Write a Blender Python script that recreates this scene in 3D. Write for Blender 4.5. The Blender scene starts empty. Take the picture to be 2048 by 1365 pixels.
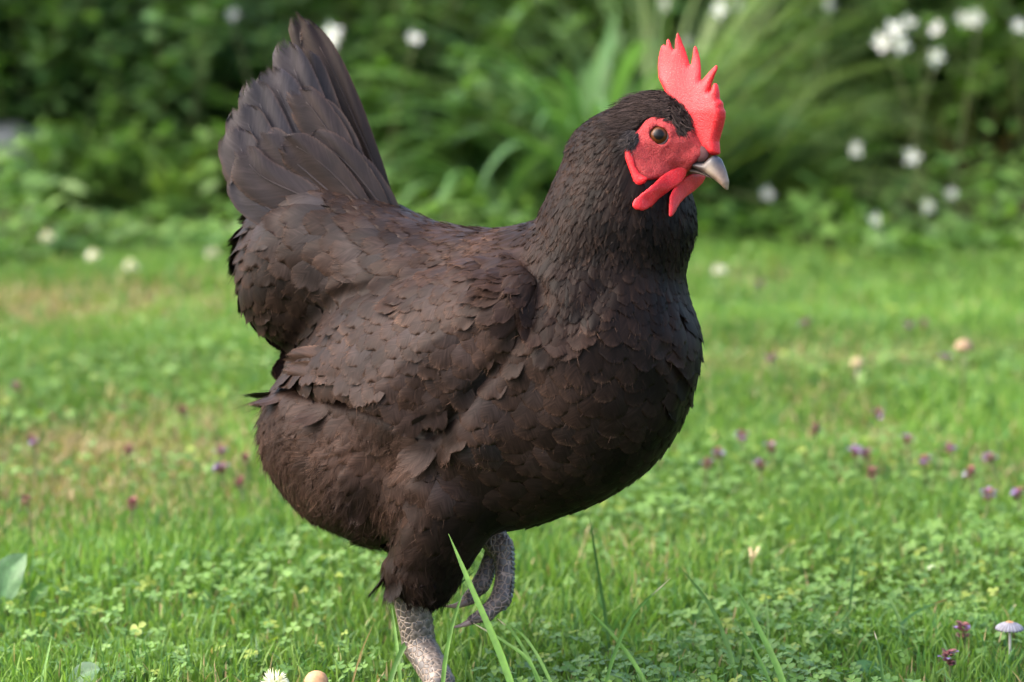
import bpy, math, random
import numpy as np
from mathutils import Vector, Matrix

rng = np.random.default_rng(11)
random.seed(11)
R = math.radians
scene = bpy.context.scene
COL = scene.collection

# ------------------------------------------------------------------ camera
F = 6100.0                      # focal length in photograph pixels
D0 = 2.10                       # distance of the hen
TH = R(9.2)                     # camera pitch (down)
CAM = np.array([0.0, 0.0, 0.583])
FWD = np.array([0.0, math.cos(TH), -math.sin(TH)])
UP = np.array([0.0, math.sin(TH), math.cos(TH)])
RT = np.array([1.0, 0.0, 0.0])
TOW = -FWD
S = F / D0                      # pixels per metre at the hen

cd = bpy.data.cameras.new('camera')
cam = bpy.data.objects.new('camera', cd)
COL.objects.link(cam)
cam.location = CAM
cam.rotation_euler = (math.pi / 2 - TH, 0, 0)
cd.sensor_width = 36.0
cd.lens = 36.0 * F / 2048.0
cd.clip_start = 0.05
cd.clip_end = 300
cd.dof.use_dof = True
cd.dof.focus_distance = D0 - 0.055
cd.dof.aperture_fstop = 5.5
cd.dof.aperture_blades = 7
scene.camera = cam

# ------------------------------------------------------------------ light
SUN_DIR = np.array([-0.74, -0.14, 0.76])
SUN_DIR /= np.linalg.norm(SUN_DIR)
wd = bpy.data.worlds.new('World')
scene.world = wd
wd.use_nodes = True
nt = wd.node_tree
nt.nodes.clear()
sky = nt.nodes.new('ShaderNodeTexSky')
sky.sky_type = 'NISHITA'
sky.sun_disc = False
sky.sun_elevation = math.asin(SUN_DIR[2])
sky.sun_rotation = math.atan2(SUN_DIR[0], SUN_DIR[1])
sky.air_density = 1.0
sky.dust_density = 5.0
sky.ozone_density = 0.6
bg = nt.nodes.new('ShaderNodeBackground')
bg.inputs['Strength'].default_value = 0.15
wo = nt.nodes.new('ShaderNodeOutputWorld')
nt.links.new(sky.outputs[0], bg.inputs[0])
nt.links.new(bg.outputs[0], wo.inputs[0])
sl = bpy.data.lights.new('sun', 'SUN')
sl.energy = 0.9
sl.angle = R(75)
sl.color = (1.0, 0.985, 0.96)
so = bpy.data.objects.new('sun', sl)
COL.objects.link(so)
so.rotation_euler = Vector(SUN_DIR).to_track_quat('Z', 'Y').to_euler()
so.location = (-2, -1, 4)

scene.view_settings.view_transform = 'Standard'
scene.view_settings.look = 'None'
scene.view_settings.gamma = 1.0
scene.view_settings.use_curve_mapping = False
scene.view_settings.exposure = 2.42
scene.render.engine = 'CYCLES'
scene.cycles.use_denoising = True
scene.cycles.max_bounces = 8
scene.cycles.transparent_max_bounces = 16


# ------------------------------------------------------------------ helpers
def at(px, py, wpx=0.0):
    """Point on the photograph's ray at wpx/S metres in front of the hen's plane."""
    d = D0 - wpx / S
    return CAM + d * (FWD + RT * ((px - 1024) / F) - UP * ((py - 682.5) / F))


def at_depth(px, py, d):
    return CAM + d * (FWD + RT * ((px - 1024) / F) - UP * ((py - 682.5) / F))


def ground(px, py, z=0.0):
    r = FWD + RT * ((px - 1024) / F) - UP * ((py - 682.5) / F)
    return CAM + r * ((z - CAM[2]) / r[2])


def proj(P):
    q = P - CAM
    d = q @ FWD
    return 1024 + F * (q @ RT) / d, 682.5 - F * (q @ UP) / d


def unit(v):
    v = np.asarray(v, float)
    return v / np.maximum(np.linalg.norm(v, axis=-1, keepdims=True), 1e-12)


def mk(name, V, Fc, mat=None, parent=None, col=None, fuv=None, smooth=True, org=None, alpha=None):
    """one mesh object from arrays; vertices in world space, origin at org"""
    V = np.asarray(V, np.float32).reshape(-1, 3)
    Fc = np.asarray(Fc, np.int32)
    me = bpy.data.meshes.new(name)
    me.vertices.add(len(V))
    off = np.zeros(3) if org is None else np.asarray(org)
    me.vertices.foreach_set('co', (V - off).astype(np.float32).ravel())
    n, k = Fc.shape
    me.loops.add(n * k)
    me.loops.foreach_set('vertex_index', Fc.ravel())
    me.polygons.add(n)
    me.polygons.foreach_set('loop_start', np.arange(0, n * k, k, dtype=np.int32))
    if col is not None:
        a = me.attributes.new('col', 'FLOAT_COLOR', 'POINT')
        c4 = np.ones((len(V), 4), np.float32)
        c4[:, :3] = col
        c4[:, 3] = 1.0 if alpha is None else alpha
        a.data.foreach_set('color', c4.ravel())
    if fuv is not None:
        a = me.attributes.new('fuv', 'FLOAT_VECTOR', 'POINT')
        a.data.foreach_set('vector', np.asarray(fuv, np.float32).ravel())
    me.update(calc_edges=True)
    me.validate()
    if smooth:
        me.shade_smooth()
    if mat:
        me.materials.append(mat)
    o = bpy.data.objects.new(name, me)
    COL.objects.link(o)
    if parent is not None:
        o.parent = parent
    if org is not None and parent is None:
        o.location = org
    return o


def tag(o, label=None, cat=None, group=None, kind=None):
    if label:
        o['label'] = label
    if cat:
        o['category'] = cat
    if group:
        o['group'] = group
    if kind:
        o['kind'] = kind
    return o


def thing(name, label, cat, loc, group=None):
    o = bpy.data.objects.new(name, None)
    o.empty_display_size = 0.02
    COL.objects.link(o)
    o.location = loc
    return tag(o, label, cat, group)


class Acc:
    """collects vertices and triangles of one mesh"""
    def __init__(s):
        s.V, s.F, s.C, s.U, s.n = [], [], [], [], 0

    def add(s, V, Fc, col=None, fuv=None):
        V = np.asarray(V, float).reshape(-1, 3)
        s.V.append(V)
        s.F.append(np.asarray(Fc, int) + s.n)
        s.C.append(np.broadcast_to(np.array([.5, .5, .5]) if col is None else col, (len(V), 3)))
        s.U.append(np.zeros((len(V), 3)) if fuv is None else fuv)
        s.n += len(V)

    def build(s, name, mat, parent=None, org=None, smooth=True):
        return mk(name, np.concatenate(s.V), np.concatenate(s.F), mat, parent,
                  np.concatenate(s.C), np.concatenate(s.U), smooth, org)


def tri(Fq):
    Fq = np.asarray(Fq)
    return np.concatenate([Fq[:, [0, 1, 2]], Fq[:, [0, 2, 3]]])


def tube(pts, rad, sides=8, cap=True, ref=None):
    """tapered tube through points (triangles)"""
    pts = np.asarray(pts, float)
    n = len(pts)
    rad = np.broadcast_to(np.asarray(rad, float), (n,))
    T = unit(np.gradient(pts, axis=0))
    ref = np.array([0.3, 0.9, 0.2]) if ref is None else np.asarray(ref, float)
    A = unit(np.cross(T, ref))
    B = np.cross(T, A)
    ang = np.linspace(0, 2 * np.pi, sides, endpoint=False)
    V = pts[:, None] + rad[:, None, None] * (A[:, None] * np.cos(ang)[None, :, None] + B[:, None] * np.sin(ang)[None, :, None])
    V = V.reshape(-1, 3)
    q = []
    for i in range(n - 1):
        for j in range(sides):
            a, b = i * sides + j, i * sides + (j + 1) % sides
            q.append((a, b, b + sides, a + sides))
    Fc = tri(q)
    if cap:
        V = np.vstack([V, pts[0], pts[-1]])
        e = []
        for j in range(sides):
            e.append((len(V) - 2, (j + 1) % sides, j))
            e.append((len(V) - 1, (n - 1) * sides + j, (n - 1) * sides + (j + 1) % sides))
        Fc = np.concatenate([Fc, np.array(e)])
    return V, Fc


def curve(ctrl, n):
    """smooth Catmull-Rom through control points"""
    P = np.asarray(ctrl, float)
    P = np.vstack([2 * P[0] - P[1], P, 2 * P[-1] - P[-2]])
    out = []
    m = len(P) - 3
    for u in np.linspace(0, m - 1e-6, n):
        i = int(u)
        t = u - i
        a, b, c, d = P[i:i + 4]
        out.append(.5 * ((2 * b) + (-a + c) * t + (2 * a - 5 * b + 4 * c - d) * t * t + (-a + 3 * b - 3 * c + d) * t ** 3))
    return np.array(out)


def lathe(profile, base, axis, sides=20):
    """profile (r, h) along axis from base"""
    axis = unit(axis)
    A = unit(np.cross(axis, [0.31, 0.87, 0.11]))
    B = np.cross(axis, A)
    pr = np.asarray(profile, float)
    ang = np.linspace(0, 2 * np.pi, sides, endpoint=False)
    V = (np.asarray(base)[None, None] + axis[None, None] * pr[:, 1][:, None, None]
         + pr[:, 0][:, None, None] * (A * np.cos(ang)[:, None] + B * np.sin(ang)[:, None])[None])
    q = []
    for i in range(len(pr) - 1):
        for j in range(sides):
            a, b = i * sides + j, i * sides + (j + 1) % sides
            q.append((a, b, b + sides, a + sides))
    return V.reshape(-1, 3), tri(q)


# smooth 2-D noise for the ground
_NG = rng.random((64, 64, 6))


def noise2(x, y, sc, ch=0):
    u, v = np.asarray(x) * sc + 17.3 + ch * 5.1, np.asarray(y) * sc + 9.7 + ch * 3.3
    i, j = np.floor(u).astype(int), np.floor(v).astype(int)
    fu, fv = u - i, v - j
    fu, fv = fu * fu * (3 - 2 * fu), fv * fv * (3 - 2 * fv)
    g = _NG[..., ch % 6]
    a, b = g[i % 64, j % 64], g[(i + 1) % 64, j % 64]
    c, d = g[i % 64, (j + 1) % 64], g[(i + 1) % 64, (j + 1) % 64]
    return (a * (1 - fu) + b * fu) * (1 - fv) + (c * (1 - fu) + d * fu) * fv


# ------------------------------------------------------------------ materials
def material(name):
    m = bpy.data.materials.new(name)
    m.use_nodes = True
    t = m.node_tree
    t.nodes.clear()
    out = t.nodes.new('ShaderNodeOutputMaterial')

    def N(kind, **kw):
        n = t.nodes.new('ShaderNode' + kind)
        for k, v in kw.items():
            if k.startswith('i_'):
                n.inputs[k[2:].replace('_', ' ')].default_value = v
            elif k.startswith('n_'):
                n.inputs[int(k[2:])].default_value = v
            else:
                setattr(n, k, v)
        return n

    def L(a, b):
        t.links.new(a, b)
    return m, out, N, L


def math_node(N, L, op, a, b=None, c=None):
    n = N('Math', operation=op)
    for i, v in enumerate((a, b, c)):
        if v is None:
            continue
        if isinstance(v, (int, float)):
            n.inputs[i].default_value = v
        else:
            L(v, n.inputs[i])
    return n.outputs[0]


def ramp(N, L, fac, stops):
    n = N('ValToRGB')
    e = n.color_ramp.elements
    while len(e) < len(stops):
        e.new(0.5)
    for k, (p, c) in enumerate(stops):
        e[k].position = p
        e[k].color = (*c, 1) if len(c) == 3 else c
    L(fac, n.inputs[0])
    return n.outputs[0]


def mixrgb(N, L, fac, a, b, mode='MIX'):
    n = N('MixRGB', blend_type=mode)
    for i, v in enumerate((fac, a, b)):
        if isinstance(v, (int, float)):
            n.inputs[i].default_value = v
        elif isinstance(v, tuple):
            n.inputs[i].default_value = (*v, 1) if len(v) == 3 else v
        else:
            L(v, n.inputs[i])
    return n.outputs[0]


def feather_material(name, rough, sheen, spec, streak=0.55, hair=False, tscale=1.0):
    """pigment along the barbs; towards the rim the barbs come apart"""
    m, out, N, L = material(name)
    p = N('BsdfPrincipled')
    c = N('Attribute', attribute_name='col')
    u = N('Attribute', attribute_name='fuv')
    sp = N('SeparateXYZ')
    L(u.outputs['Vector'], sp.inputs[0])
    a = math_node(N, L, 'ABSOLUTE', sp.outputs[0])
    b = math_node(N, L, 'SUBTRACT', sp.outputs[1], math_node(N, L, 'MULTIPLY', a, 0.62))

    def barb(freq, across, off):
        cb = N('CombineXYZ')
        L(math_node(N, L, 'MULTIPLY', sp.outputs[0], across), cb.inputs[0])
        L(math_node(N, L, 'MULTIPLY', b, freq), cb.inputs[1])
        L(math_node(N, L, 'MULTIPLY_ADD', sp.outputs[2], 91.0, off), cb.inputs[2])
        nz = N('TexNoise', i_Scale=1.0, i_Detail=2.0, i_Roughness=0.6)
        L(cb.outputs[0], nz.inputs['Vector'])
        return nz.outputs['Fac']
    nz = barb(17.0, 1.6, 0.0)
    st = ramp(N, L, nz, [(0.28, (1 - streak,) * 3), (0.52, (1, 1, 1)), (0.75, (1 + streak * 1.5,) * 3)])
    geo = N('NewGeometry')
    n2 = N('TexNoise', i_Scale=38.0, i_Detail=4.0)
    L(geo.outputs['Position'], n2.inputs['Vector'])
    st2 = ramp(N, L, n2.outputs['Fac'], [(0.3, (0.72, 0.72, 0.74)), (0.7, (1.28, 1.22, 1.2))])
    base = mixrgb(N, L, 1.0, mixrgb(N, L, 1.0, c.outputs['Color'], st, 'MULTIPLY'), st2, 'MULTIPLY')
    L(base, p.inputs['Base Color'])
    p.inputs['Roughness'].default_value = rough
    p.inputs['Specular IOR Level'].default_value = spec
    p.inputs['Sheen Weight'].default_value = sheen
    p.inputs['Sheen Roughness'].default_value = 0.35
    p.inputs['Sheen Tint'].default_value = (0.62, 0.66, 0.80, 1)
    if not hair:
        bp = N('Bump', i_Strength=0.22, i_Distance=0.0004)
        L(nz, bp.inputs['Height'])
        L(bp.outputs[0], p.inputs['Normal'])
        lo = c.outputs['Alpha']
        wid = math_node(N, L, 'MULTIPLY_ADD', lo, 0.58, 0.15)
        t = math_node(N, L, 'DIVIDE', sp.outputs[1], tscale)
        e = math_node(N, L, 'DIVIDE', math_node(N, L, 'SUBTRACT', t, math_node(N, L, 'SUBTRACT', 1.0, wid)), wid)
        es = math_node(N, L, 'DIVIDE', math_node(N, L, 'ADD', a, math_node(N, L, 'MULTIPLY_ADD', lo, 0.45, -0.84)), math_node(N, L, 'MULTIPLY_ADD', lo, 0.45, 0.20))
        e = math_node(N, L, 'MAXIMUM', math_node(N, L, 'MAXIMUM', e, es), 0.0)
        v = math_node(N, L, 'MULTIPLY_ADD', barb(80.0 * (1 if tscale == 1 else 0.7), 2.2, 7.0), 2.2, -0.55)
        al = math_node(N, L, 'MULTIPLY_ADD', math_node(N, L, 'SUBTRACT', v, math_node(N, L, 'MULTIPLY', e, e)), 2.6, 1.0)
        n = N('Clamp')
        L(al, n.inputs[0])
        L(n.outputs[0], p.inputs['Alpha'])
    L(p.outputs[0], out.inputs[0])
    return m


def skin_material(name, c_lo, c_hi, scale=520.0, bump=0.5, spec=0.35, sss=0.25, rough=0.5, wrinkle=0.0, dist=0.0012, mottle=0.25, flake=0.0):
    m, out, N, L = material(name)
    p = N('BsdfPrincipled')
    tc = N('NewGeometry')
    v = N('TexVoronoi', i_Scale=scale)
    L(tc.outputs['Position'], v.inputs['Vector'])
    n = N('TexNoise', i_Scale=scale * 0.22, i_Detail=5.0)
    L(tc.outputs['Position'], n.inputs['Vector'])
    f = math_node(N, L, 'ADD', math_node(N, L, 'MULTIPLY', v.outputs['Distance'], 0.8), math_node(N, L, 'MULTIPLY', n.outputs['Fac'], 0.6))
    col = ramp(N, L, f, [(0.25, c_hi), (0.85, c_lo)])
    h = math_node(N, L, 'MULTIPLY', v.outputs['Distance'], -1.0)
    h = math_node(N, L, 'ADD', h, math_node(N, L, 'MULTIPLY', n.outputs['Fac'], 0.8))
    if wrinkle > 0:
        w = N('TexNoise', i_Scale=scale * 0.5, i_Detail=6.0, i_Roughness=0.7, i_Distortion=1.5)
        L(tc.outputs['Position'], w.inputs['Vector'])
        crease = ramp(N, L, w.outputs['Fac'], [(0.36, (0.10, 0.03, 0.03)), (0.50, (1, 1, 1))])
        col = mixrgb(N, L, wrinkle, col, mixrgb(N, L, 1.0, col, crease, 'MULTIPLY'))
        h = math_node(N, L, 'ADD', h, math_node(N, L, 'MULTIPLY', w.outputs['Fac'], 2.0))
    mo = N('TexNoise', i_Scale=95.0, i_Detail=5.0, i_Roughness=0.6)
    L(tc.outputs['Position'], mo.inputs['Vector'])
    col = mixrgb(N, L, mottle, col, mixrgb(N, L, 1.0, col, ramp(N, L, mo.outputs['Fac'], [(0.32, (0.55, 0.35, 0.4)), (0.5, (1, 1, 1)), (0.68, (1.2, 2.2, 2.0))]), 'MULTIPLY'))
    fl = N('TexNoise', i_Scale=1500.0, i_Detail=1.0)
    L(tc.outputs['Position'], fl.inputs['Vector'])
    col = mixrgb(N, L, math_node(N, L, 'MULTIPLY', ramp(N, L, fl.outputs['Fac'], [(0.64, (0, 0, 0)), (0.74, (1, 1, 1))]), flake), col, (0.72, 0.42, 0.38))
    L(col, p.inputs['Base Color'])
    bp = N('Bump', i_Strength=bump, i_Distance=dist)
    L(h, bp.inputs['Height'])
    L(bp.outputs[0], p.inputs['Normal'])
    p.inputs['Roughness'].default_value = rough
    p.inputs['Specular IOR Level'].default_value = spec
    p.inputs['Subsurface Weight'].default_value = sss
    p.inputs['Subsurface Radius'].default_value = (1.0, 0.25, 0.15)
    p.inputs['Subsurface Scale'].default_value = 0.004
    L(p.outputs[0], out.inputs[0])
    return m


def plant_material(name, transl=0.35, rough=0.5, spec=0.3, vein=0.0):
    """leaf with its own colour per leaf, lit from both sides"""
    m, out, N, L = material(name)
    c = N('Attribute', attribute_name='col')
    geo = N('NewGeometry')
    n = N('TexNoise', i_Scale=160.0, i_Detail=3.0)
    L(geo.outputs['Position'], n.inputs['Vector'])
    k = ramp(N, L, n.outputs['Fac'], [(0.3, (0.8, 0.8, 0.8)), (0.7, (1.15, 1.15, 1.1))])
    base = mixrgb(N, L, 1.0, c.outputs['Color'], k, 'MULTIPLY')
    if vein > 0:
        u = N('Attribute', attribute_name='fuv')
        sp = N('SeparateXYZ')
        L(u.outputs['Vector'], sp.inputs[0])
        a = math_node(N, L, 'ABSOLUTE', sp.outputs[0])
        w = math_node(N, L, 'SUBTRACT', math_node(N, L, 'MULTIPLY', sp.outputs[1], 9.0), math_node(N, L, 'MULTIPLY', a, 3.0))
        s = math_node(N, L, 'ABSOLUTE', math_node(N, L, 'SINE', math_node(N, L, 'MULTIPLY', w, 3.14159)))
        mn = math_node(N, L, 'MINIMUM', s, math_node(N, L, 'MULTIPLY', a, 4.0))
        base = mixrgb(N, L, 1.0, base, ramp(N, L, mn, [(0.0, (1 - vein,) * 3), (0.25, (1, 1, 1))]), 'MULTIPLY')
    p = N('BsdfPrincipled', i_Roughness=rough)
    p.inputs['Specular IOR Level'].default_value = spec
    L(base, p.inputs['Base Color'])
    t = N('BsdfTranslucent')
    L(mixrgb(N, L, 1.0, base, (1.15, 1.25, 0.6), 'MULTIPLY'), t.inputs[0])
    mx = N('MixShader', n_0=transl)
    L(p.outputs[0], mx.inputs[1])
    L(t.outputs[0], mx.inputs[2])
    L(mx.outputs[0], out.inputs[0])
    return m


def simple_material(name, a, b, scale=60.0, rough=0.6, bump=0.3, spec=0.3, dist=0.003, detail=5.0):
    m, out, N, L = material(name)
    p = N('BsdfPrincipled', i_Roughness=rough)
    p.inputs['Specular IOR Level'].default_value = spec
    g = N('NewGeometry')
    n = N('TexNoise', i_Scale=scale, i_Detail=detail)
    L(g.outputs['Position'], n.inputs['Vector'])
    L(ramp(N, L, n.outputs['Fac'], [(0.3, a), (0.7, b)]), p.inputs['Base Color'])
    bp = N('Bump', i_Strength=bump, i_Distance=dist)
    L(n.outputs['Fac'], bp.inputs['Height'])
    L(bp.outputs[0], p.inputs['Normal'])
    L(p.outputs[0], out.inputs[0])
    return m


def attr_material(name, rough=0.5, spec=0.4, coat=0.0, scale=400.0, bump=0.2):
    m, out, N, L = material(name)
    p = N('BsdfPrincipled', i_Roughness=rough)
    p.inputs['Specular IOR Level'].default_value = spec
    p.inputs['Coat Weight'].default_value = coat
    p.inputs['Coat Roughness'].default_value = 0.08
    c = N('Attribute', attribute_name='col')
    g = N('NewGeometry')
    n = N('TexNoise', i_Scale=scale, i_Detail=4.0)
    L(g.outputs['Position'], n.inputs['Vector'])
    k = ramp(N, L, n.outputs['Fac'], [(0.3, (0.75, 0.75, 0.75)), (0.7, (1.2, 1.2, 1.2))])
    L(mixrgb(N, L, 1.0, c.outputs['Color'], k, 'MULTIPLY'), p.inputs['Base Color'])
    bp = N('Bump', i_Strength=bump, i_Distance=0.0006)
    L(n.outputs['Fac'], bp.inputs['Height'])
    L(bp.outputs[0], p.inputs['Normal'])
    L(p.outputs[0], out.inputs[0])
    return m


M_FEATHER = feather_material('feather', 0.52, 0.0, 0.06, streak=0.42)
M_TAIL = feather_material('tail_feather', 0.50, 0.03, 0.14, streak=0.25, tscale=2.2)
M_FLIGHT = feather_material('flight_feather', 0.55, 0.0, 0.06, streak=0.4, tscale=2.2)
M_HAIR = feather_material('down', 0.65, 0.0, 0.05, hair=True, streak=0.2)
M_SKINBASE = simple_material('dark_skin', (0.012, 0.008, 0.006), (0.03, 0.019, 0.014), 90, 0.7, 0.4)
M_COMB = skin_material('comb_skin', (0.38, 0.005, 0.009), (0.56, 0.017, 0.021), 1100, 0.28, 0.30, 0.40, 0.5, mottle=0.5, flake=0.22)
M_FACE = skin_material('face_skin', (0.27, 0.015, 0.018), (0.43, 0.042, 0.042), 1100, 0.6, 0.3, 0.25, 0.55, wrinkle=0.5, dist=0.0011)
M_BEAK = attr_material('horn', 0.46, 0.35, 0.08, 260, 0.3)
M_EYE = attr_material('eye', 0.35, 0.12, 0.10, 700, 0.0)
M_NOSTRIL = attr_material('nostril_skin', 0.65, 0.15, 0.0, 300, 0.5)
M_CLAW = simple_material('claw', (0.14, 0.08, 0.07), (0.30, 0.20, 0.17), 120, 0.35, 0.2, 0.5)
M_GRASS = plant_material('grass_blade', 0.38, 0.5, 0.22)
M_CLOVER = plant_material('clover_leaf', 0.30, 0.5, 0.3)
M_LEAF = plant_material('shrub_leaf', 0.38, 0.5, 0.35)
M_BROAD = plant_material('broad_leaf', 0.30, 0.5, 0.35, vein=0.35)
M_PETAL = plant_material('petal', 0.35, 0.6, 0.2)
M_STEM = simple_material('stem', (0.045, 0.07, 0.02), (0.10, 0.11, 0.04), 80, 0.6)
M_SOIL = simple_material('soil', (0.018, 0.013, 0.008), (0.06, 0.045, 0.028), 60, 0.95, 0.8, 0.1, 0.01)


# ------------------------------------------------------------------ signed distance tools
def basis(yaw, roll=0.0):
    f = RT * math.cos(yaw) + TOW * math.sin(yaw)
    l = -RT * math.sin(yaw) + TOW * math.cos(yaw)
    u = UP
    f2 = f * math.cos(roll) + u * math.sin(roll)
    u2 = -f * math.sin(roll) + u * math.cos(roll)
    return np.array([f2, u2, l])


def ell(P, c, B, r):
    q = (P - c) @ B.T
    r = np.asarray(r, float)
    k0 = np.linalg.norm(q / r, axis=-1)
    k1 = np.linalg.norm(q / (r * r), axis=-1)
    return k0 * (k0 - 1.0) / np.maximum(k1, 1e-9)


def cone(P, a, b, ra, rb):
    ab = b - a
    h = np.clip(((P - a) @ ab) / (ab @ ab), 0, 1)
    return np.linalg.norm(P - a - h[..., None] * ab, axis=-1) - (ra + (rb - ra) * h)


def smin(a, b, k):
    h = np.clip(0.5 + 0.5 * (b - a) / k, 0, 1)
    return b + (a - b) * h - k * h * (1 - h)


def smax(a, b, k):
    return -smin(-a, -b, k)


def poly_dist(x, y, poly):
    """signed distance to a polygon (negative inside), pixels"""
    P = np.asarray(poly, float)
    d = np.full(x.shape, 1e9)
    inside = np.zeros(x.shape, bool)
    n = len(P)
    for i in range(n):
        ax, ay = P[i]
        bx, by = P[(i + 1) % n]
        ex, ey = bx - ax, by - ay
        wx, wy = x - ax, y - ay
        h = np.clip((wx * ex + wy * ey) / max(ex * ex + ey * ey, 1e-9), 0, 1)
        d = np.minimum(d, (wx - ex * h) ** 2 + (wy - ey * h) ** 2)
        c = ((ay > y) != (by > y))
        with np.errstate(divide='ignore', invalid='ignore'):
            xi = ax + (y - ay) * ex / (ey if abs(ey) > 1e-9 else 1e-9)
        inside ^= c & (x < xi)
    d = np.sqrt(d)
    return np.where(inside, -d, d)


def surfnet(f, org, h):
    ins = f < 0
    nx, ny, nz = f.shape
    cnt = np.zeros((nx - 1, ny - 1, nz - 1), int)
    for a in (0, 1):
        for b in (0, 1):
            for c in (0, 1):
                cnt += ins[a:nx - 1 + a, b:ny - 1 + b, c:nz - 1 + c]
    m = (cnt > 0) & (cnt < 8)
    idx = np.full(m.shape, -1)
    ci = np.argwhere(m)
    idx[m] = np.arange(len(ci))
    acc = np.zeros((len(ci), 3))
    num = np.zeros(len(ci))
    for ax in range(3):
        o1, o2 = [k for k in range(3) if k != ax]
        for u in (0, 1):
            for v in (0, 1):
                a = np.zeros(3, int)
                a[o1], a[o2] = u, v
                b = a.copy()
                b[ax] = 1
                A, B = ci + a, ci + b
                fa, fb = f[A[:, 0], A[:, 1], A[:, 2]], f[B[:, 0], B[:, 1], B[:, 2]]
                cr = (fa < 0) != (fb < 0)
                t = np.where(cr, fa / np.where(cr, fa - fb, 1), 0)
                p = a + (b - a) * t[:, None]
                acc[cr] += p[cr]
                num[cr] += 1
    V = org + h * (ci + acc / num[:, None])
    Fs = []
    for ax in range(3):
        o1, o2 = (ax + 1) % 3, (ax + 2) % 3
        s0 = [slice(1, -1)] * 3
        s1 = [slice(1, -1)] * 3
        s0[ax], s1[ax] = slice(0, -1), slice(1, None)
        e = ins[tuple(s0)] != ins[tuple(s1)]
        I = np.argwhere(e)
        I[:, o1] += 1
        I[:, o2] += 1
        low = ins[I[:, 0], I[:, 1], I[:, 2]]
        q = []
        for d1, d2 in ((-1, -1), (0, -1), (0, 0), (-1, 0)):
            J = I.copy()
            J[:, o1] += d1
            J[:, o2] += d2
            q.append(idx[J[:, 0], J[:, 1], J[:, 2]])
        q = np.array(q).T
        q[~low] = q[~low][:, ::-1]
        Fs.append(q)
    return V, np.concatenate(Fs)


def grid_eval(fn, lo, hi, h):
    n = np.ceil((np.asarray(hi) - lo) / h).astype(int) + 1
    ax = [lo[i] + h * np.arange(n[i]) for i in range(3)]
    G = np.stack(np.meshgrid(*ax, indexing='ij'), -1)
    return fn(G.reshape(-1, 3)).reshape(n), np.asarray(lo)


def bounds(pts, pad):
    pts = np.asarray(pts)
    return pts.min(0) - pad, pts.max(0) + pad


# ------------------------------------------------------------------ the hen: form
YAW = R(28)
TY = math.tan(YAW)
BB = basis(YAW)
HYAW = R(30)
HB = basis(HYAW)                                   # head: forward, up, lateral (near side)
BC = at(960, 770, 0)


def sw(px):                                        # depth of the hen's middle plane at px
    return (px - 960) * TY


def c(px, py, side=0.0):
    """centre on the middle plane, moved sideways by side pixels towards the viewer's side"""
    return at(px, py, sw(px)) + BB[2] * side / S


def p_(v):
    return np.asarray(v, float) / S


HC = c(1316, 264)


def head_sdf(P):
    d = ell(P, HC, basis(HYAW, R(-18)), p_((84, 76, 60)))
    d = smin(d, cone(P, c(1345, 285), c(1392, 314), p_(56), p_(26)), p_(30))
    return d


def neck_sdf(P):
    d = cone(P, c(1200, 580), c(1240, 440), p_(172), p_(142))
    d = smin(d, cone(P, c(1240, 440), c(1256, 335), p_(142), p_(112)), p_(30))
    d = smin(d, cone(P, c(1256, 335), c(1300, 275), p_(112), p_(74)), p_(40))
    d = smin(d, cone(P, c(1238, 430, 30), c(1176, 566, 122), p_(122), p_(62)), p_(14))
    return d


def trunk_sdf(P):
    d = ell(P, c(1148, 712), BB, p_((256, 272, 222)))
    d = smin(d, ell(P, c(968, 765), BB, p_((352, 296, 236))), p_(70))
    d = smin(d, ell(P, c(718, 868), BB, p_((208, 186, 186))), p_(70))
    d = smin(d, cone(P, c(650, 500), c(900, 642), p_(140), p_(165)), p_(60))
    d = smin(d, ell(P, c(620, 538), BB, p_((160, 176, 112))), p_(50))
    d = smin(d, ell(P, c(800, 940), BB, p_((190, 165, 190))), p_(60))
    for sd, a, b, rb in ((1, (935, 985), (893, 1132), 78), (-1, (905, 965), (930, 1000), 60)):
        d = smin(d, cone(P, c(*a, 85 * sd), c(*b, (95 if sd > 0 else 95) * sd), p_(125), p_(rb)), p_(26))
    return d


def body_sdf(P):
    d = smin(trunk_sdf(P), neck_sdf(P), p_(18))
    return smin(d, head_sdf(P), p_(26))


def near_side(P, C, B):
    """reflect points of the far side through the middle plane"""
    s = (P - C) @ B[2]
    return P - np.where(s < 0, 2 * s, 0)[..., None] * B[2]


WING = [(1092, 560), (1085, 640), (1010, 735), (935, 812), (885, 852), (842, 858), (765, 818), (690, 782),
        (610, 770), (566, 750), (560, 722), (628, 655), (735, 585), (870, 520), (1000, 498)]


# the same outline run on downwards and backwards: its edge is the wing's upper and front rim
WING_UP = [(1092, 560), (1085, 640), (1010, 735), (935, 812), (900, 1300), (200, 1300), (200, 900), (628, 640), (735, 585), (870, 520), (1000, 498)]


def wing_sdf(P, base=None):
    base = body_sdf(P) if base is None else base
    Q = near_side(P, BC, BB)
    x, y = proj(Q)
    d2 = poly_dist(x, y, WING) / S
    up = np.clip(-poly_dist(x, y, WING_UP) / 170, 0, 1)
    th = p_(40) * up ** 0.8 * np.clip(-d2 / p_(30), 0, 1) ** 0.5 + p_(3)
    return smax(base - th, d2, p_(14))


def all_sdf(P):
    b = body_sdf(P)
    return smin(b, wing_sdf(P, b), p_(5))


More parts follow.
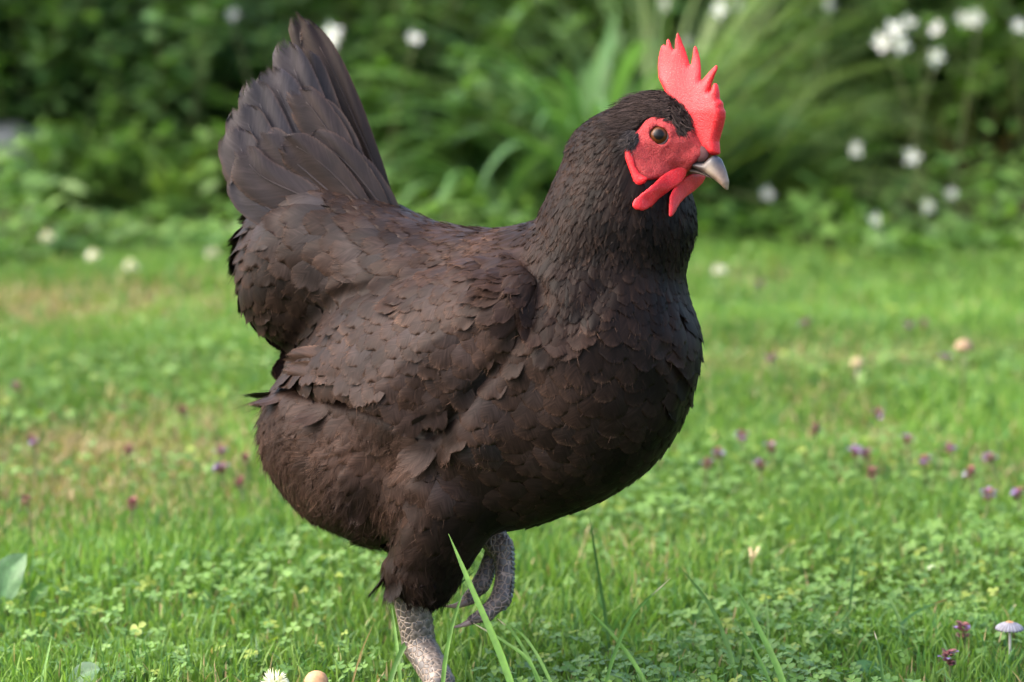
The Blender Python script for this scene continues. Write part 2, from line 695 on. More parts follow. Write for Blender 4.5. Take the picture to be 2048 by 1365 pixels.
LO, HI = np.array([-0.235, 1.86, 0.0]), np.array([0.185, 2.34, 0.50])
H0 = 0.0034
G_BODY, ORG = grid_eval(body_sdf, LO, HI, H0)
_n = G_BODY.shape
_ax = [LO[i] + H0 * np.arange(_n[i]) for i in range(3)]
_G = np.stack(np.meshgrid(*_ax, indexing='ij'), -1).reshape(-1, 3)
G_WING = np.full(G_BODY.size, 0.1)
_near = np.abs(G_BODY.ravel()) < 0.03
G_WING[_near] = wing_sdf(_G[_near], G_BODY.ravel()[_near])
G_WING = G_WING.reshape(_n)
G_ALL = smin(G_BODY, G_WING, p_(5))
CREASES = [([(1082, 585), (1050, 668), (985, 742), (920, 815), (868, 864)], 15, 13),
           ([(868, 866), (800, 838), (720, 806), (640, 784), (575, 768)], 12, 17),
           ([(1062, 545), (1092, 612), (1140, 640), (1184, 618), (1202, 585)], 24, 11),
           ([(690, 585), (620, 640), (566, 706)], 14, 9), ([(940, 512), (820, 560), (690, 590)], 12, 10),
           ([(775, 1105), (790, 1060), (830, 1010)], 16, 12), ([(1330, 700), (1372, 790), (1365, 860)], 12, 9)]
BUMPS = [(1200, 650, 48, -10), (1110, 700, 60, -7), (960, 885, 60, -8), (740, 470, 50, -7), (600, 470, 60, -6), (560, 600, 50, -6), (660, 900, 70, -6),
         (760, 930, 60, 6), (580, 960, 50, 6), (690, 1000, 45, -7), (1010, 600, 55, -6), (860, 640, 60, 5), (1150, 860, 80, -5), (1270, 780, 60, 6), (850, 1130, 60, -6)]
_m = np.abs(G_ALL.ravel()) < 0.02
_q = near_side(_G[_m], BC, BB)
_x, _y = proj(_q)
_dsp = np.zeros(len(_x))
for line, wid, dep in CREASES:
    dm = np.full(len(_x), 1e9)
    for (ax_, ay_), (bx_q, by_q) in zip(line[:-1], line[1:]):
        ex, ey = bx_q - ax_, by_q - ay_
        hh = np.clip(((_x - ax_) * ex + (_y - ay_) * ey) / (ex * ex + ey * ey), 0, 1)
        dm = np.minimum(dm, np.hypot(_x - ax_ - hh * ex, _y - ay_ - hh * ey))
    _dsp += dep * np.exp(-(dm / wid) ** 2)
for bx_q, by_q, wid, dep in BUMPS:
    _dsp += dep * np.exp(-((_x - bx_q) ** 2 + (_y - by_q) ** 2) / wid ** 2)
_dsp += (noise2(_x / 1000, _y / 1000, 11, 2) - .5) * 13 * np.clip((_y - 420) / 120, 0, 1)
_t = G_ALL.ravel().copy()
_t[_m] += p_(_dsp)
G_ALL = _t.reshape(_n)
GRAD = np.stack(np.gradient(G_ALL, H0), -1)
del _G, _t


def sample(grid, P):
    q = (P - LO) / H0
    q = np.clip(q, 0.001, np.array(_n) - 1.002)
    i = np.floor(q).astype(int)
    f = q - i
    out = 0
    for a in (0, 1):
        for b in (0, 1):
            for cc in (0, 1):
                w = (f[..., 0] if a else 1 - f[..., 0]) * (f[..., 1] if b else 1 - f[..., 1]) * (f[..., 2] if cc else 1 - f[..., 2])
                g = grid[i[..., 0] + a, i[..., 1] + b, i[..., 2] + cc]
                out = out + (w[..., None] * g if g.ndim > w.ndim else w * g)
    return out


def cast(px, py, fn=body_sdf, d0=1.75):
    """first hit of the photograph's ray with a form"""
    d = d0
    for _ in range(90):
        p = at_depth(px, py, d)
        v = float(fn(p[None])[0])
        if abs(v) < 1e-5:
            break
        d += v * 0.9
    return at_depth(px, py, d)


# ---- hen root, standing foot on the ground
FOOT = ground(880, 1440)
HEN = thing('hen', 'dark brown hen with red comb walking over the lawn with one foot raised', 'hen', FOOT)


def part(name, V, Fc, mat, parent=HEN, **kw):
    return mk(name, V, Fc, mat, parent, org=FOOT, **kw)


Vb, Fb = surfnet(np.maximum(G_BODY + p_(5), np.where(np.abs(G_BODY) < 0.02, G_ALL + p_(5), G_BODY)), LO, H0)
BODY = part('body', Vb, Fb, M_SKINBASE)
Vw, Fw = surfnet(np.maximum(G_WING + p_(3), np.where(np.abs(G_ALL) < 0.02, G_ALL + p_(3), G_WING)), LO, H0)
_sd = (Vw - BC) @ BB[2]
for sgn in (1, -1):
    keep = (_sd * sgn)[Fw].mean(1) > 0
    ids = np.unique(Fw[keep])
    remap = np.full(len(Vw), -1)
    remap[ids] = np.arange(len(ids))
    wobj = part('wing', Vw[ids], remap[Fw[keep]], M_SKINBASE)
    if sgn > 0:
        WING_OBJ = wobj

# ------------------------------------------------------------------ head pieces
def cr(pts):                                       # measured in an enlarged crop of the head
    return [(x / 2.967 + 1020, y / 2.967 + 20) for x, y in pts]


FACE = cr([(700, 800), (765, 700), (810, 655), (860, 636), (905, 645), (950, 690), (985, 735), (1035, 745), (1075, 700), (1140, 760),
           (1240, 800), (1200, 860), (1120, 890), (1080, 925), (1060, 965), (960, 985), (900, 1005), (850, 1010), (800, 1015), (745, 960), (700, 880)])
BLADE = cr([(948, 520), (918, 465), (885, 410), (868, 340), (870, 270), (885, 215), (903, 198), (917, 212), (922, 180), (934, 166), (948, 182), (962, 225), (972, 240),
            (975, 180), (981, 146), (992, 132), (1003, 148), (1015, 190), (1032, 235), (1050, 290), (1062, 330), (1067, 260), (1071, 216), (1082, 206), (1095, 225),
            (1108, 270), (1122, 320), (1128, 370), (1130, 425), (1150, 400), (1180, 365), (1205, 340), (1222, 325), (1238, 334), (1230, 365), (1215, 400), (1200, 445),
            (1190, 492), (1205, 470), (1215, 440), (1228, 431), (1241, 445), (1251, 490), (1250, 530), (1271, 552), (1268, 580), (1279, 600), (1276, 640),
            (1262, 690), (1247, 740), (1236, 780), (1240, 820), (1244, 856), (1200, 868), (1130, 815), (1085, 760), (1045, 690), (1000, 610)])
BEAK_UP = cr([(1010, 898), (1060, 892), (1110, 900), (1165, 905), (1186, 882), (1220, 862), (1252, 885), (1280, 950), (1298, 1020), (1291, 1075), (1268, 1056), (1230, 1020), (1180, 980), (1130, 955), (1075, 930)])
BEAK_LO = cr([(1040, 925), (1075, 932), (1130, 958), (1180, 984), (1215, 1012), (1170, 990), (1130, 976), (1060, 970)])
WATTLE_N = cr([(1056, 925), (1050, 985), (1018, 1032), (950, 1080), (885, 1130), (832, 1175), (782, 1196), (740, 1190), (724, 1165), (735, 1130),
               (775, 1085), (830, 1040), (880, 1003), (930, 968), (985, 938), (1030, 915)])
WATTLE_F = cr([(1165, 985), (1152, 1030), (1110, 1075), (1060, 1108), (1012, 1150), (975, 1200), (950, 1232), (930, 1228), (936, 1195), (945, 1150), (955, 1105), (985, 1055), (1030, 1000), (1075, 968), (1130, 965)])
LOBE = cr([(676, 815), (700, 812), (728, 850), (745, 930), (775, 975), (825, 1000), (800, 1030), (752, 1050), (734, 1035), (706, 950), (681, 880)])


def inflate(poly, C, B, tmax, redge, bend=None, h=0.0009, k=None):
    """a solid with the given outline standing in the plane (C, B), rounded to its edge"""
    pts = []
    n = B[2]
    for x, y in poly:                              # outline onto that plane
        r = at_depth(x, y, 1.0) - CAM
        t = ((C - CAM) @ n) / (r @ n)
        pts.append(CAM + r * t)
    pts = np.array(pts)
    loc = (pts - C) @ B.T
    poly2 = loc[:, :2] * 1000.0                    # millimetres in the plane
    lo, hi = bounds(pts, 0.012)

    def fn(P):
        q = (P - C) @ B.T
        d2 = poly_dist(q[:, 0] * 1000, q[:, 1] * 1000, poly2) / 1000.0
        s = q[:, 2] - (bend(q) if bend else 0.0)
        e = np.clip(-d2 / redge, 0, 1)
        t = tmax * np.sqrt(np.clip(1 - (1 - e) ** 2, 0, 1)) if np.isscalar(tmax) else tmax(q) * np.sqrt(np.clip(1 - (1 - e) ** 2, 0, 1))
        return np.where(d2 > 0, np.maximum(d2, np.abs(s) - 0.0003), np.abs(s) - t)
    g, o = grid_eval(fn, lo, hi, h)
    V, Q = surfnet(g, o, h)
    # relax the stair steps of the outline
    nb = np.zeros((len(V), 3))
    ct = np.zeros(len(V))
    E = np.concatenate([Q[:, [0, 1]], Q[:, [1, 2]], Q[:, [2, 3]], Q[:, [3, 0]]])
    for _ in range(3):
        nb[:] = 0
        ct[:] = 0
        np.add.at(nb, E[:, 0], V[E[:, 1]])
        np.add.at(nb, E[:, 1], V[E[:, 0]])
        np.add.at(ct, E[:, 0], 1)
        np.add.at(ct, E[:, 1], 1)
        V = V * 0.5 + 0.5 * nb / ct[:, None]
    return V, Q


# comb: a blade in the head's middle plane, thin at the points, thick at the skull
def comb_bend(q):
    return 0.003 * np.sin(q[:, 1] * 70 + 0.6) * np.clip(q[:, 1] * 25, 0, 1) + 0.002 * np.sin(q[:, 0] * 160) * np.clip(q[:, 1] * 20, 0, 1)


def comb_thick(q):
    return 0.0017 + 0.0046 * np.clip(1 - (q[:, 1] - 0.012) / 0.035, 0, 1) ** 1.5


V, Q = inflate(BLADE, HC, HB, comb_thick, 0.0042, comb_bend)
part('comb', V, Q, M_COMB)

# face: bare skin lying over the skull, both sides
def eye_point(px=1317.5, py=271):
    return cast(px, py, head_neck)


def head_neck(P):
    return smin(head_sdf(P), neck_sdf(P), p_(26))


EYE = eye_point()
_d = 1e-4
EN = unit(np.array([(head_neck((EYE + _d * e)[None]) - head_neck((EYE - _d * e)[None]))[0] for e in np.eye(3)]))
EN = unit(EN + 0.25 * TOW)
ER = 0.0067
EYE_C = EYE - EN * 0.0026


def face_fn(P):
    b = head_neck(P)
    Q_ = near_side(P, HC, HB)
    x, y = proj(Q_)
    d2 = poly_dist(x, y, FACE) / S
    f = smax(b - 0.0026, d2, 0.004)
    # brow, eyelid ring and socket, mirrored with the points
    e = Q_ - EYE_C
    ax = e @ EN
    rr = np.linalg.norm(e - ax[:, None] * EN, axis=1)
    ring = np.hypot(rr - 0.0078, ax - 0.0030) - 0.0015
    f = smin(f, ring, 0.002)
    ring2 = np.hypot(rr - 0.0110, ax - 0.0010) - 0.0016
    f = smin(f, ring2, 0.0018)
    f = smax(f, -(np.linalg.norm(Q_ - EYE_C - EN * 0.0006, axis=1) - ER * 1.0), 0.0008)
    # cheek folds
    f = f - 0.0007 * (noise2(x / 100 + y / 260, y / 100, 7, 1) - .5) - 0.0012 * (noise2(x / 100, y / 70, 3.5, 4) - .5)
    return f


lo, hi = bounds([HC - 0.05, HC + 0.05], 0.0)
g, o = grid_eval(face_fn, lo, hi, 0.0011)
V, Q = surfnet(g, o, 0.0011)
part('face', V, Q, M_FACE)


def cap_mesh(C, n, r, a0, a1, rings=8, sides=24):
    n = unit(n)
    pr = [(r * math.sin(a), r * math.cos(a)) for a in np.linspace(a0, a1, rings)]
    return lathe(pr[::-1], C, n, sides)


for side in (1, -1):
    C_ = EYE_C if side > 0 else EYE_C - 2 * ((EYE_C - HC) @ HB[2]) * HB[2]
    n_ = EN if side > 0 else EN - 2 * (EN @ HB[2]) * HB[2]
    V, Q = cap_mesh(C_, n_, ER, 0.001, math.pi - 0.001, 20)
    eo = part('eye', V, Q, M_EYE, col=np.array([0.009, 0.005, 0.004]))
    # iris: ring coloured from the pupil outwards
    V, Q = cap_mesh(C_, n_, ER * 1.012, R(27), R(57), 8)
    rr = np.linalg.norm((V - C_) - ((V - C_) @ n_)[:, None] * n_, axis=1) / ER
    k = np.clip((rr - 0.4) / 0.45, 0, 1)[:, None]
    part('iris', V, Q, M_EYE, eo, col=np.array([0.035, 0.0100, 0.003]) * (1 - k) + np.array([0.080, 0.023, 0.006]) * k)
    V, Q = cap_mesh(C_, n_, ER * 1.016, 0.001, R(30), 6)
    part('pupil', V, Q, M_EYE, eo, col=np.array([0.004, 0.003, 0.003]))

    # dark rim of the lids
    e1_ = unit(np.cross(n_, UP))
    e2_ = np.cross(n_, e1_)
    loop = [C_ + n_ * 0.0034 + (e1_ * math.cos(q) + e2_ * math.sin(q) * 1.05) * 0.0062 for q in np.linspace(0, 2 * np.pi, 33)]
    V, Q = tube(loop, 0.00085, 7, cap=False, ref=n_)
    part('eyelid', V, Q, M_BEAK, col=np.array([.022, .009, .009]))

# beak
def beak_thick(q):
    return np.clip(0.0098 - 0.20 * np.clip(q[:, 0] - 0.026, 0, 1), 0.0012, 0.0098)


BK = HC
V, Q = inflate(BEAK_UP, BK, HB, beak_thick, 0.0046, h=0.0007)
x, y = proj(V)
k = np.clip((y - 322) / 52, 0, 1)[:, None]
k2 = np.clip((1425 - x) / 40, 0, 1)[:, None]
colr = np.array([0.022, 0.024, 0.034]) * (1 - k) + np.array([0.19, 0.125, 0.085]) * k
tip = np.clip((y - 355) / 25, 0, 1)[:, None]
mid = np.exp(-((x - 1418) / 11) ** 2)[:, None] * np.exp(-((y - 342) / 16) ** 2)[:, None]  # soft highlight painted on the middle of the upper beak
colr = colr * (1 - k2) + np.array([0.07, 0.055, 0.054]) * k2
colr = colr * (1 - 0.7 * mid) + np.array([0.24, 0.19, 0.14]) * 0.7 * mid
part('upper_beak', V, Q, M_BEAK, col=colr)
V, Q = inflate(BEAK_LO, BK, HB, 0.0055, 0.0035, h=0.0007)
part('lower_beak', V, Q, M_BEAK, col=np.array([0.12, 0.08, 0.065]))
# cere with nostril
nc = cast(*cr([(1128, 852)])[0], face_fn)
V, Q = lathe([(0.0002, 0.0004), (0.0026, 0.0002), (0.0044, -0.0004), (0.0055, -0.0018)], nc - TOW * 0.0006, unit(TOW * 0.8 + HB[2] * 0.6), 14)
part('nostril', V, Q, M_NOSTRIL, col=np.array([0.085, 0.034, 0.034]))

# wattles and ear lobe
def hanging_plane(root_px, tip_px, lift_root, lift_tip):
    a_ = cast(*root_px, lambda P: np.minimum(head_neck(P), trunk_sdf(P))) + TOW * lift_root
    b_ = cast(*tip_px, lambda P: np.minimum(head_neck(P), trunk_sdf(P))) + TOW * lift_tip
    f_ = unit((a_ - b_) - ((a_ - b_) @ UP) * UP)
    n_ = np.cross(f_, UP)
    n_ = n_ if n_ @ TOW > 0 else -n_
    return a_, np.array([f_, UP, n_])


C_, B_ = hanging_plane((1366, 334), (1275, 412), .003, .0055)
V, Q = inflate(WATTLE_N, C_, B_, lambda q: 0.0016 + 0.0003 * np.sin(q[:, 0] * 420 + q[:, 1] * 300), 0.0052, lambda q: 0.0016 * np.sin(q[:, 0] * 150) + .0008 * np.sin(q[:, 1] * 330))
part('wattle', V, Q, M_COMB)
a_, b_ = at(1392, 350, sw(1392) - 20), cast(1336, 425) + TOW * .0055
f_ = unit((a_ - b_) - ((a_ - b_) @ UP) * UP)
n_ = np.cross(f_, UP)
V, Q = inflate(WATTLE_F, a_, np.array([f_, UP, n_ if n_ @ TOW > 0 else -n_]), 0.0015, 0.0050, lambda q: 0.0016 * np.sin(q[:, 1] * 150))
part('wattle', V, Q, M_COMB)
for side in (1, -1):
    lc = cast(1272, 345, head_neck)
    B_ = basis(HYAW - R(14))
    V, Q = inflate(LOBE, lc + TOW * 0.0015, B_, 0.0020, 0.0035)
    if side < 0:
        V = V - 2 * ((V - HC) @ HB[2])[:, None] * HB[2]
        Q = Q[:, ::-1]
    part('ear_lobe', V, Q, M_COMB)

# ------------------------------------------------------------------ plumage
# direction, length, width (photo pixels), colour mix and looseness at chosen places; brown includes painted shade, lower on the right and underside of the breast
#      px    py    dx    dy    L    W   brown grey  loose
KEYS = np.array([
    (1330, 205, -0.85, 0.10, 24, 9, .10, .0, .10), (1360, 235, -0.5, 0.6, 22, 8, .05, .0, .15),
    (1300, 225, -0.80, 0.25, 26, 10, .12, .0, .10), (1220, 240, -0.75, 0.62, 34, 12, .16, .05, .10),
    (1160, 320, -0.60, 0.80, 46, 16, .26, .05, .12), (1230, 320, -0.45, 0.88, 44, 15, .20, .05, .12),
    (1120, 420, -0.28, 0.96, 64, 20, .24, .05, .15), (1200, 430, -0.22, 0.97, 62, 20, .15, .08, .12),
    (1290, 440, -0.05, 1.00, 52, 20, .08, .05, .10), (1360, 460, 0.02, 1.0, 46, 20, .08, .0, .10),
    (1085, 540, -0.12, 0.99, 74, 22, .26, .0, .20), (1170, 560, -0.10, 0.99, 62, 26, .12, .05, .15),
    (1280, 560, 0.0, 1.0, 56, 34, .18, .0, .10), (1370, 560, 0.02, 1.0, 56, 34, .15, .0, .05),
    (1030, 492, -1.0, 0.12, 78, 32, .75, .10, .45), (950, 490, -1.0, 0.12, 84, 40, .60, .20, .35), (860, 460, -0.95, -0.12, 90, 44, .45, .30, .3),
    (1040, 600, -0.80, 0.60, 62, 36, .62, .10, .20), (930, 570, -0.92, 0.40, 66, 42, .65, .15, .20),
    (820, 620, -0.90, 0.42, 72, 46, .62, .20, .12), (720, 660, -0.90, 0.42, 82, 50, .60, .20, .08), (620, 725, -0.93, 0.36, 84, 54, .48, .12, .02),
    (980, 680, -0.68, 0.73, 56, 42, .60, .15, .08), (870, 720, -0.66, 0.75, 62, 46, .60, .15, .15), (760, 740, -0.75, 0.66, 74, 50, .55, .15, .20),
    (900, 800, -0.45, 0.89, 64, 46, .50, .10, .30), (800, 790, -0.60, 0.80, 72, 50, .45, .08, .15),
    (780, 420, -0.85, -0.35, 96, 48, .42, .40, .22), (700, 380, -0.72, -0.62, 104, 52, .40, .40, .30), (620, 360, -0.55, -0.82, 120, 60, .35, .50, .2),
    (640, 450, -0.97, 0.10, 110, 60, .40, .32, .15), (470, 440, -0.35, 0.94, 110, 62, .36, .36, .08), (478, 540, 0.0, 1.0, 90, 62, .26, .26, .05), (540, 440, -0.80, 0.60, 120, 62, .36, .36, .10), (740, 500, -0.98, 0.10, 100, 54, .46, .28, .2),
    (560, 530, -0.82, 0.57, 120, 64, .32, .26, .06), (660, 550, -0.92, 0.40, 110, 60, .38, .22, .12), (505, 640, 0.15, 1.0, 70, 56, .2, .12, .05), (520, 600, -0.25, 0.95, 90, 60, .25, .12, .05),
    (590, 640, -0.50, 0.86, 90, 60, .18, .12, .05), (760, 570, -0.95, 0.30, 100, 54, .38, .25, .1),
    (1150, 660, -0.25, 0.97, 74, 48, .42, .05, .20), (1080, 700, -0.50, 0.87, 68, 52, .46, .12, .15), (1240, 680, -0.05, 1.0, 66, 52, .30, .05, .08),
    (1340, 690, 0.02, 1.0, 64, 50, .16, .05, .04), (1390, 660, 0.02, 1.0, 60, 48, .12, .05, .04),
    (1010, 780, -0.50, 0.87, 68, 56, .42, .28, .15), (1120, 800, -0.35, 0.94, 66, 58, .38, .16, .06), (1220, 800, -0.10, 1.0, 66, 56, .30, .05, .04),
    (1330, 820, -0.10, 1.0, 60, 52, .15, .05, .04), (960, 860, -0.50, 0.87, 72, 62, .40, .34, .15), (1080, 900, -0.42, 0.91, 60, 60, .36, .22, .06),
    (1180, 920, -0.35, 0.94, 58, 56, .28, .10, .04), (1280, 900, -0.30, 0.95, 56, 52, .14, .05, .04),
    (940, 960, -0.60, 0.80, 80, 66, .40, .12, .15), (1060, 980, -0.50, 0.86, 64, 58, .28, .10, .06), (880, 1040, -0.70, 0.72, 96, 72, .34, .10, .15),
    (1000, 1050, -0.70, 0.71, 70, 60, .20, .06, .08), (1140, 1000, -0.6, 0.8, 60, 54, .14, .05, .08),
    (620, 820, -0.90, 0.44, 90, 46, 0.78, .05, .95), (720, 860, -0.85, 0.52, 90, 46, 0.83, .05, .95), (820, 880, -0.72, 0.70, 90, 50, 0.83, .06, .9),
    (560, 900, -0.72, 0.70, 90, 46, 0.69, .05, .95), (640, 980, -0.60, 0.80, 90, 46, 0.60, .05, .9), (760, 980, -0.70, 0.72, 96, 52, 0.62, .05, .8),
    (700, 1050, -0.55, 0.84, 90, 50, .36, .05, .8), (790, 1060, -0.60, 0.80, 90, 56, .38, .05, .6),
    (840, 1120, -0.30, 0.95, 80, 54, .24, .0, .75), (800, 1160, 0.05, 1.0, 70, 50, .18, .0, .8), (880, 1160, 0.15, 0.98, 70, 50, .16, .0, .8),
    (930, 1100, -0.2, 0.97, 70, 52, .18, .0, .7), (850, 1210, 0.1, 1.0, 50, 40, .14, .0, .8),
])


def field(P):
    x, y = proj(P)
    num = np.zeros((len(P), 7))
    den = np.zeros(len(P))
    for r in KEYS:
        w = 1.0 / ((x - r[0]) ** 2 + (y - r[1]) ** 2 + 500.0) ** 1.7
        num += w[:, None] * r[None, 2:]
        den += w
    return num / den[:, None]


Va, Fa = surfnet(G_ALL, LO, H0)
Ta = tri(Fa)
A, B, Cc = Va[Ta[:, 0]], Va[Ta[:, 1]], Va[Ta[:, 2]]
area = 0.5 * np.linalg.norm(np.cross(B - A, Cc - A), axis=1)
NCAND = 200000
rng = np.random.default_rng(5)
ti = rng.choice(len(Ta), NCAND, p=area / area.sum())
u1, u2 = np.sqrt(rng.random(NCAND)), rng.random(NCAND)
cand = (1 - u1)[:, None] * A[ti] + (u1 * (1 - u2))[:, None] * B[ti] + (u1 * u2)[:, None] * Cc[ti]
# more candidates where feathers are small (head and neck)
fx = field(cand)
hq = near_side(cand, HC, HB)
hx, hy = proj(hq)
bare = (poly_dist(hx, hy, FACE) < 2) & (np.linalg.norm(cand - HC, axis=1) < 0.06)
x, y = proj(cand)
bare |= (poly_dist(hx, hy, BEAK_UP) < 20) & (np.linalg.norm(cand - HC, axis=1) < 0.06)
ok = ~bare & (y < 1205)
cand, fx = cand[ok], fx[ok]
rad = 0.66 * fx[:, 5 - 2] / S * np.where(fx[:, 5 - 2] > 40, 1.10, 1.0)
Nc = unit(sample(GRAD, cand))
fl_ = fx[:, 0, None] * RT - fx[:, 1, None] * UP
fl_ = unit(fl_ - np.sum(fl_ * Nc, 1)[:, None] * Nc)
loose = fx[:, 8 - 2]
CELL = 0.006
hashg = {}
keep = []
ck = np.floor(cand / CELL).astype(int)
for i in range(len(cand)):
    p = cand[i]
    r = rad[i]
    f0, f1, f2 = fl_[i]
    m = int(math.ceil(r / CELL))
    kx, ky, kz = ck[i]
    bad = False
    for a in range(kx - m, kx + m + 1):
        for b in range(ky - m, ky + m + 1):
            for d in range(kz - m, kz + m + 1):
                for q in hashg.get((a, b, d), ()):
                    e0, e1, e2 = q[0] - p[0], q[1] - p[1], q[2] - p[2]
                    al = e0 * f0 + e1 * f1 + e2 * f2
                    if e0 * e0 + e1 * e1 + e2 * e2 + 1.5 * al * al < r * r:
                        bad = True
                        break
                if bad:
                    break
            if bad:
                break
        if bad:
            break
    if not bad:
        keep.append(i)
        hashg.setdefault((kx, ky, kz), []).append(p)
root = cand[keep]
fx = fx[keep]
NF = len(root)
N0 = unit(sample(GRAD, root))
flow = fx[:, 0, None] * RT - fx[:, 1, None] * UP
# a little disorder in the lay of the feathers
ang = rng.normal(0, 0.055 + 0.10 * fx[:, 6])
tan = flow - (np.sum(flow * N0, 1))[:, None] * N0
dwn = -UP - (-(N0 @ UP))[:, None] * N0
tan = unit(tan + dwn * np.clip(0.75 - np.linalg.norm(tan, axis=1), 0, 1)[:, None] * 1.6)
sid = np.cross(N0, tan)
tan = tan * np.cos(ang)[:, None] + sid * np.sin(ang)[:, None]
sid = np.cross(N0, tan)
offs = np.clip(np.sum(unit(flow) * N0, 1), 0, 1)          # lay leaving the body: keep those feathers short
Lf = fx[:, 2] / S * rng.uniform(1.02, 1.22, NF) * (1 - .45 * offs)
Wf = fx[:, 3] / S * rng.uniform(1.05, 1.22, NF) * np.where(fx[:, 3] > 40, 1.18, 1.0)
onwing = sample(G_WING, root) < sample(G_BODY, root) + 0.002
rx, ry = proj(root)
isneck = (neck_sdf(root) < trunk_sdf(root)) | (head_sdf(root) < 0.004)
NT, NS = 9, 9
tt = np.linspace(0, 1, NT) ** 0.9
ss = np.linspace(-1, 1, NS)
prof = np.interp(tt, [0, .12, .35, .6, .8, .92, 1.0], [.34, .66, .92, 1.0, .98, .86, .62])


def feather_grid(root, tan, sid, nrm, L, W, loose, tilt, hug, conform=True, rr=rng):
    """NF feathers as NT x NS sheets that follow the body"""
    n = len(root)
    fray = rr.normal(0, 1, (n, NS)) * (0.006 + 0.085 * loose)[:, None]
    fray[:, 1:-1] += np.where(rr.random((n, NS - 2)) < 0.12 * loose[:, None], -0.10, 0)
    T = tt[None, :, None] * (1 + fray[:, None, :] * (tt ** 3)[None, :, None])
    # rounded end: the outer barbs stop earlier
    T = T * (1 - 0.17 * (np.abs(ss) ** 2.2)[None, None, :] * tt[None, :, None] ** 2)
    skew = rr.normal(0, 0.06, n)[:, None, None]
    bendr = rr.normal(0, 0.05 + 0.10 * loose)[:, None, None]
    lat = ss[None, None, :] * prof[None, :, None] * (W / 2)[:, None, None] + (skew * T ** 2 + bendr * T ** 2) * L[:, None, None]
    P = root[:, None, None] + tan[:, None, None] * (T * L[:, None, None])[..., None] + sid[:, None, None] * lat[..., None]
    hgt = 0.0002 + tilt[:, None, None] * T * L[:, None, None]
    hgt = hgt - 0.11 * (W / 2)[:, None, None] * (ss ** 2)[None, None] * prof[None, :, None] * np.ones_like(T) * (1 - 0.3 * loose[:, None, None])
    hgt = hgt + rr.normal(0, 1, (n, 1, NS)) * (0.0002 + 0.0008 * loose)[:, None, None] * T ** 2
    Q = P.reshape(-1, 3)
    if conform:
        for _ in range(2):
            f = sample(G_ALL, Q)
            gq = unit(sample(GRAD, Q))
            lim = np.repeat(L * hug, NT * NS)
            Q = Q - gq * (np.clip(f, -1, None) * np.where(f > 0, 0.85 / (1 + (f / lim) ** 2), 1.0))[:, None]
        gq = unit(sample(GRAD, Q))
        gq = unit(0.65 * gq + 0.35 * np.repeat(nrm, NT * NS, 0))
    else:
        gq = np.repeat(nrm, NT * NS, 0)
    Q = Q + gq * hgt.reshape(-1)[:, None]
    return Q.reshape(n, NT * NS, 3)


def quads(nt=NT, ns=NS):
    i, j = np.meshgrid(np.arange(nt - 1), np.arange(ns - 1), indexing='ij')
    a = (i * ns + j).ravel()
    return np.stack([a, a + ns, a + ns + 1, a + 1], 1)


FQ = quads()
DARK, BROWN, LIGHT, SLATE_SHEEN = np.array([.0032, .0021, .0017]), np.array([.0275, .0148, .0102]), np.array([.066, .039, .027]), np.array([.046, .0435, .049])


def feather_colour(brown, grey, rnd, loose, n, pale=0.8):
    b = np.clip(brown + (rnd - .5) * 0.30, 0, 1)[:, None, None]
    base = DARK + (BROWN - DARK) * b
    gmask = np.clip(grey * 1.5 * (0.3 + 1.4 * rnd[::-1]), 0, 1)[:, None, None]
    t = np.repeat(tt, NS)[None, :, None]
    s = np.abs(np.tile(ss, NT))[None, :, None]
    # sky sheen painted as slate colour on the inner vane, brown worn fringe along the end
    base = base * (1 - gmask * (1 - t ** 2)) + SLATE_SHEEN * b * 1.1 * gmask * (1 - t ** 2)
    pale = (pale * (0.7 + 1.3 * (np.roll(rnd, 7) > .92)))[:, None, None]
    fr = np.clip((t - 0.80) / 0.20, 0, 1) ** 2 * pale * b + np.clip((s - .8) / .2, 0, 1) * 0.25 * pale * b
    fr = np.clip(fr, 0, 1)
    base = base * (1 - fr) + LIGHT * fr
    tl = np.clip((0.10 - s) / .1, 0, 1) * 0.25
    return base * (1 - tl * 0.5)


rnd = rng.random(NF)
tilt = 0.064 + 0.02 * fx[:, 6] + rng.normal(0, 0.004, NF)
tilt = np.where(isneck, tilt * 0.9, tilt)
tilt = tilt * (1 - .5 * offs)
FV = feather_grid(root, tan, sid, N0, Lf, Wf, fx[:, 6], tilt, np.where(onwing, 0.10, 0.22))
FC = feather_colour(fx[:, 4], fx[:, 5], rnd, fx[:, 6], NF)
FU = np.zeros((NF, NT * NS, 3))
FU[..., 0] = np.tile(ss, NT)
FU[..., 1] = np.repeat(tt, NS)
FU[..., 2] = rnd[:, None]

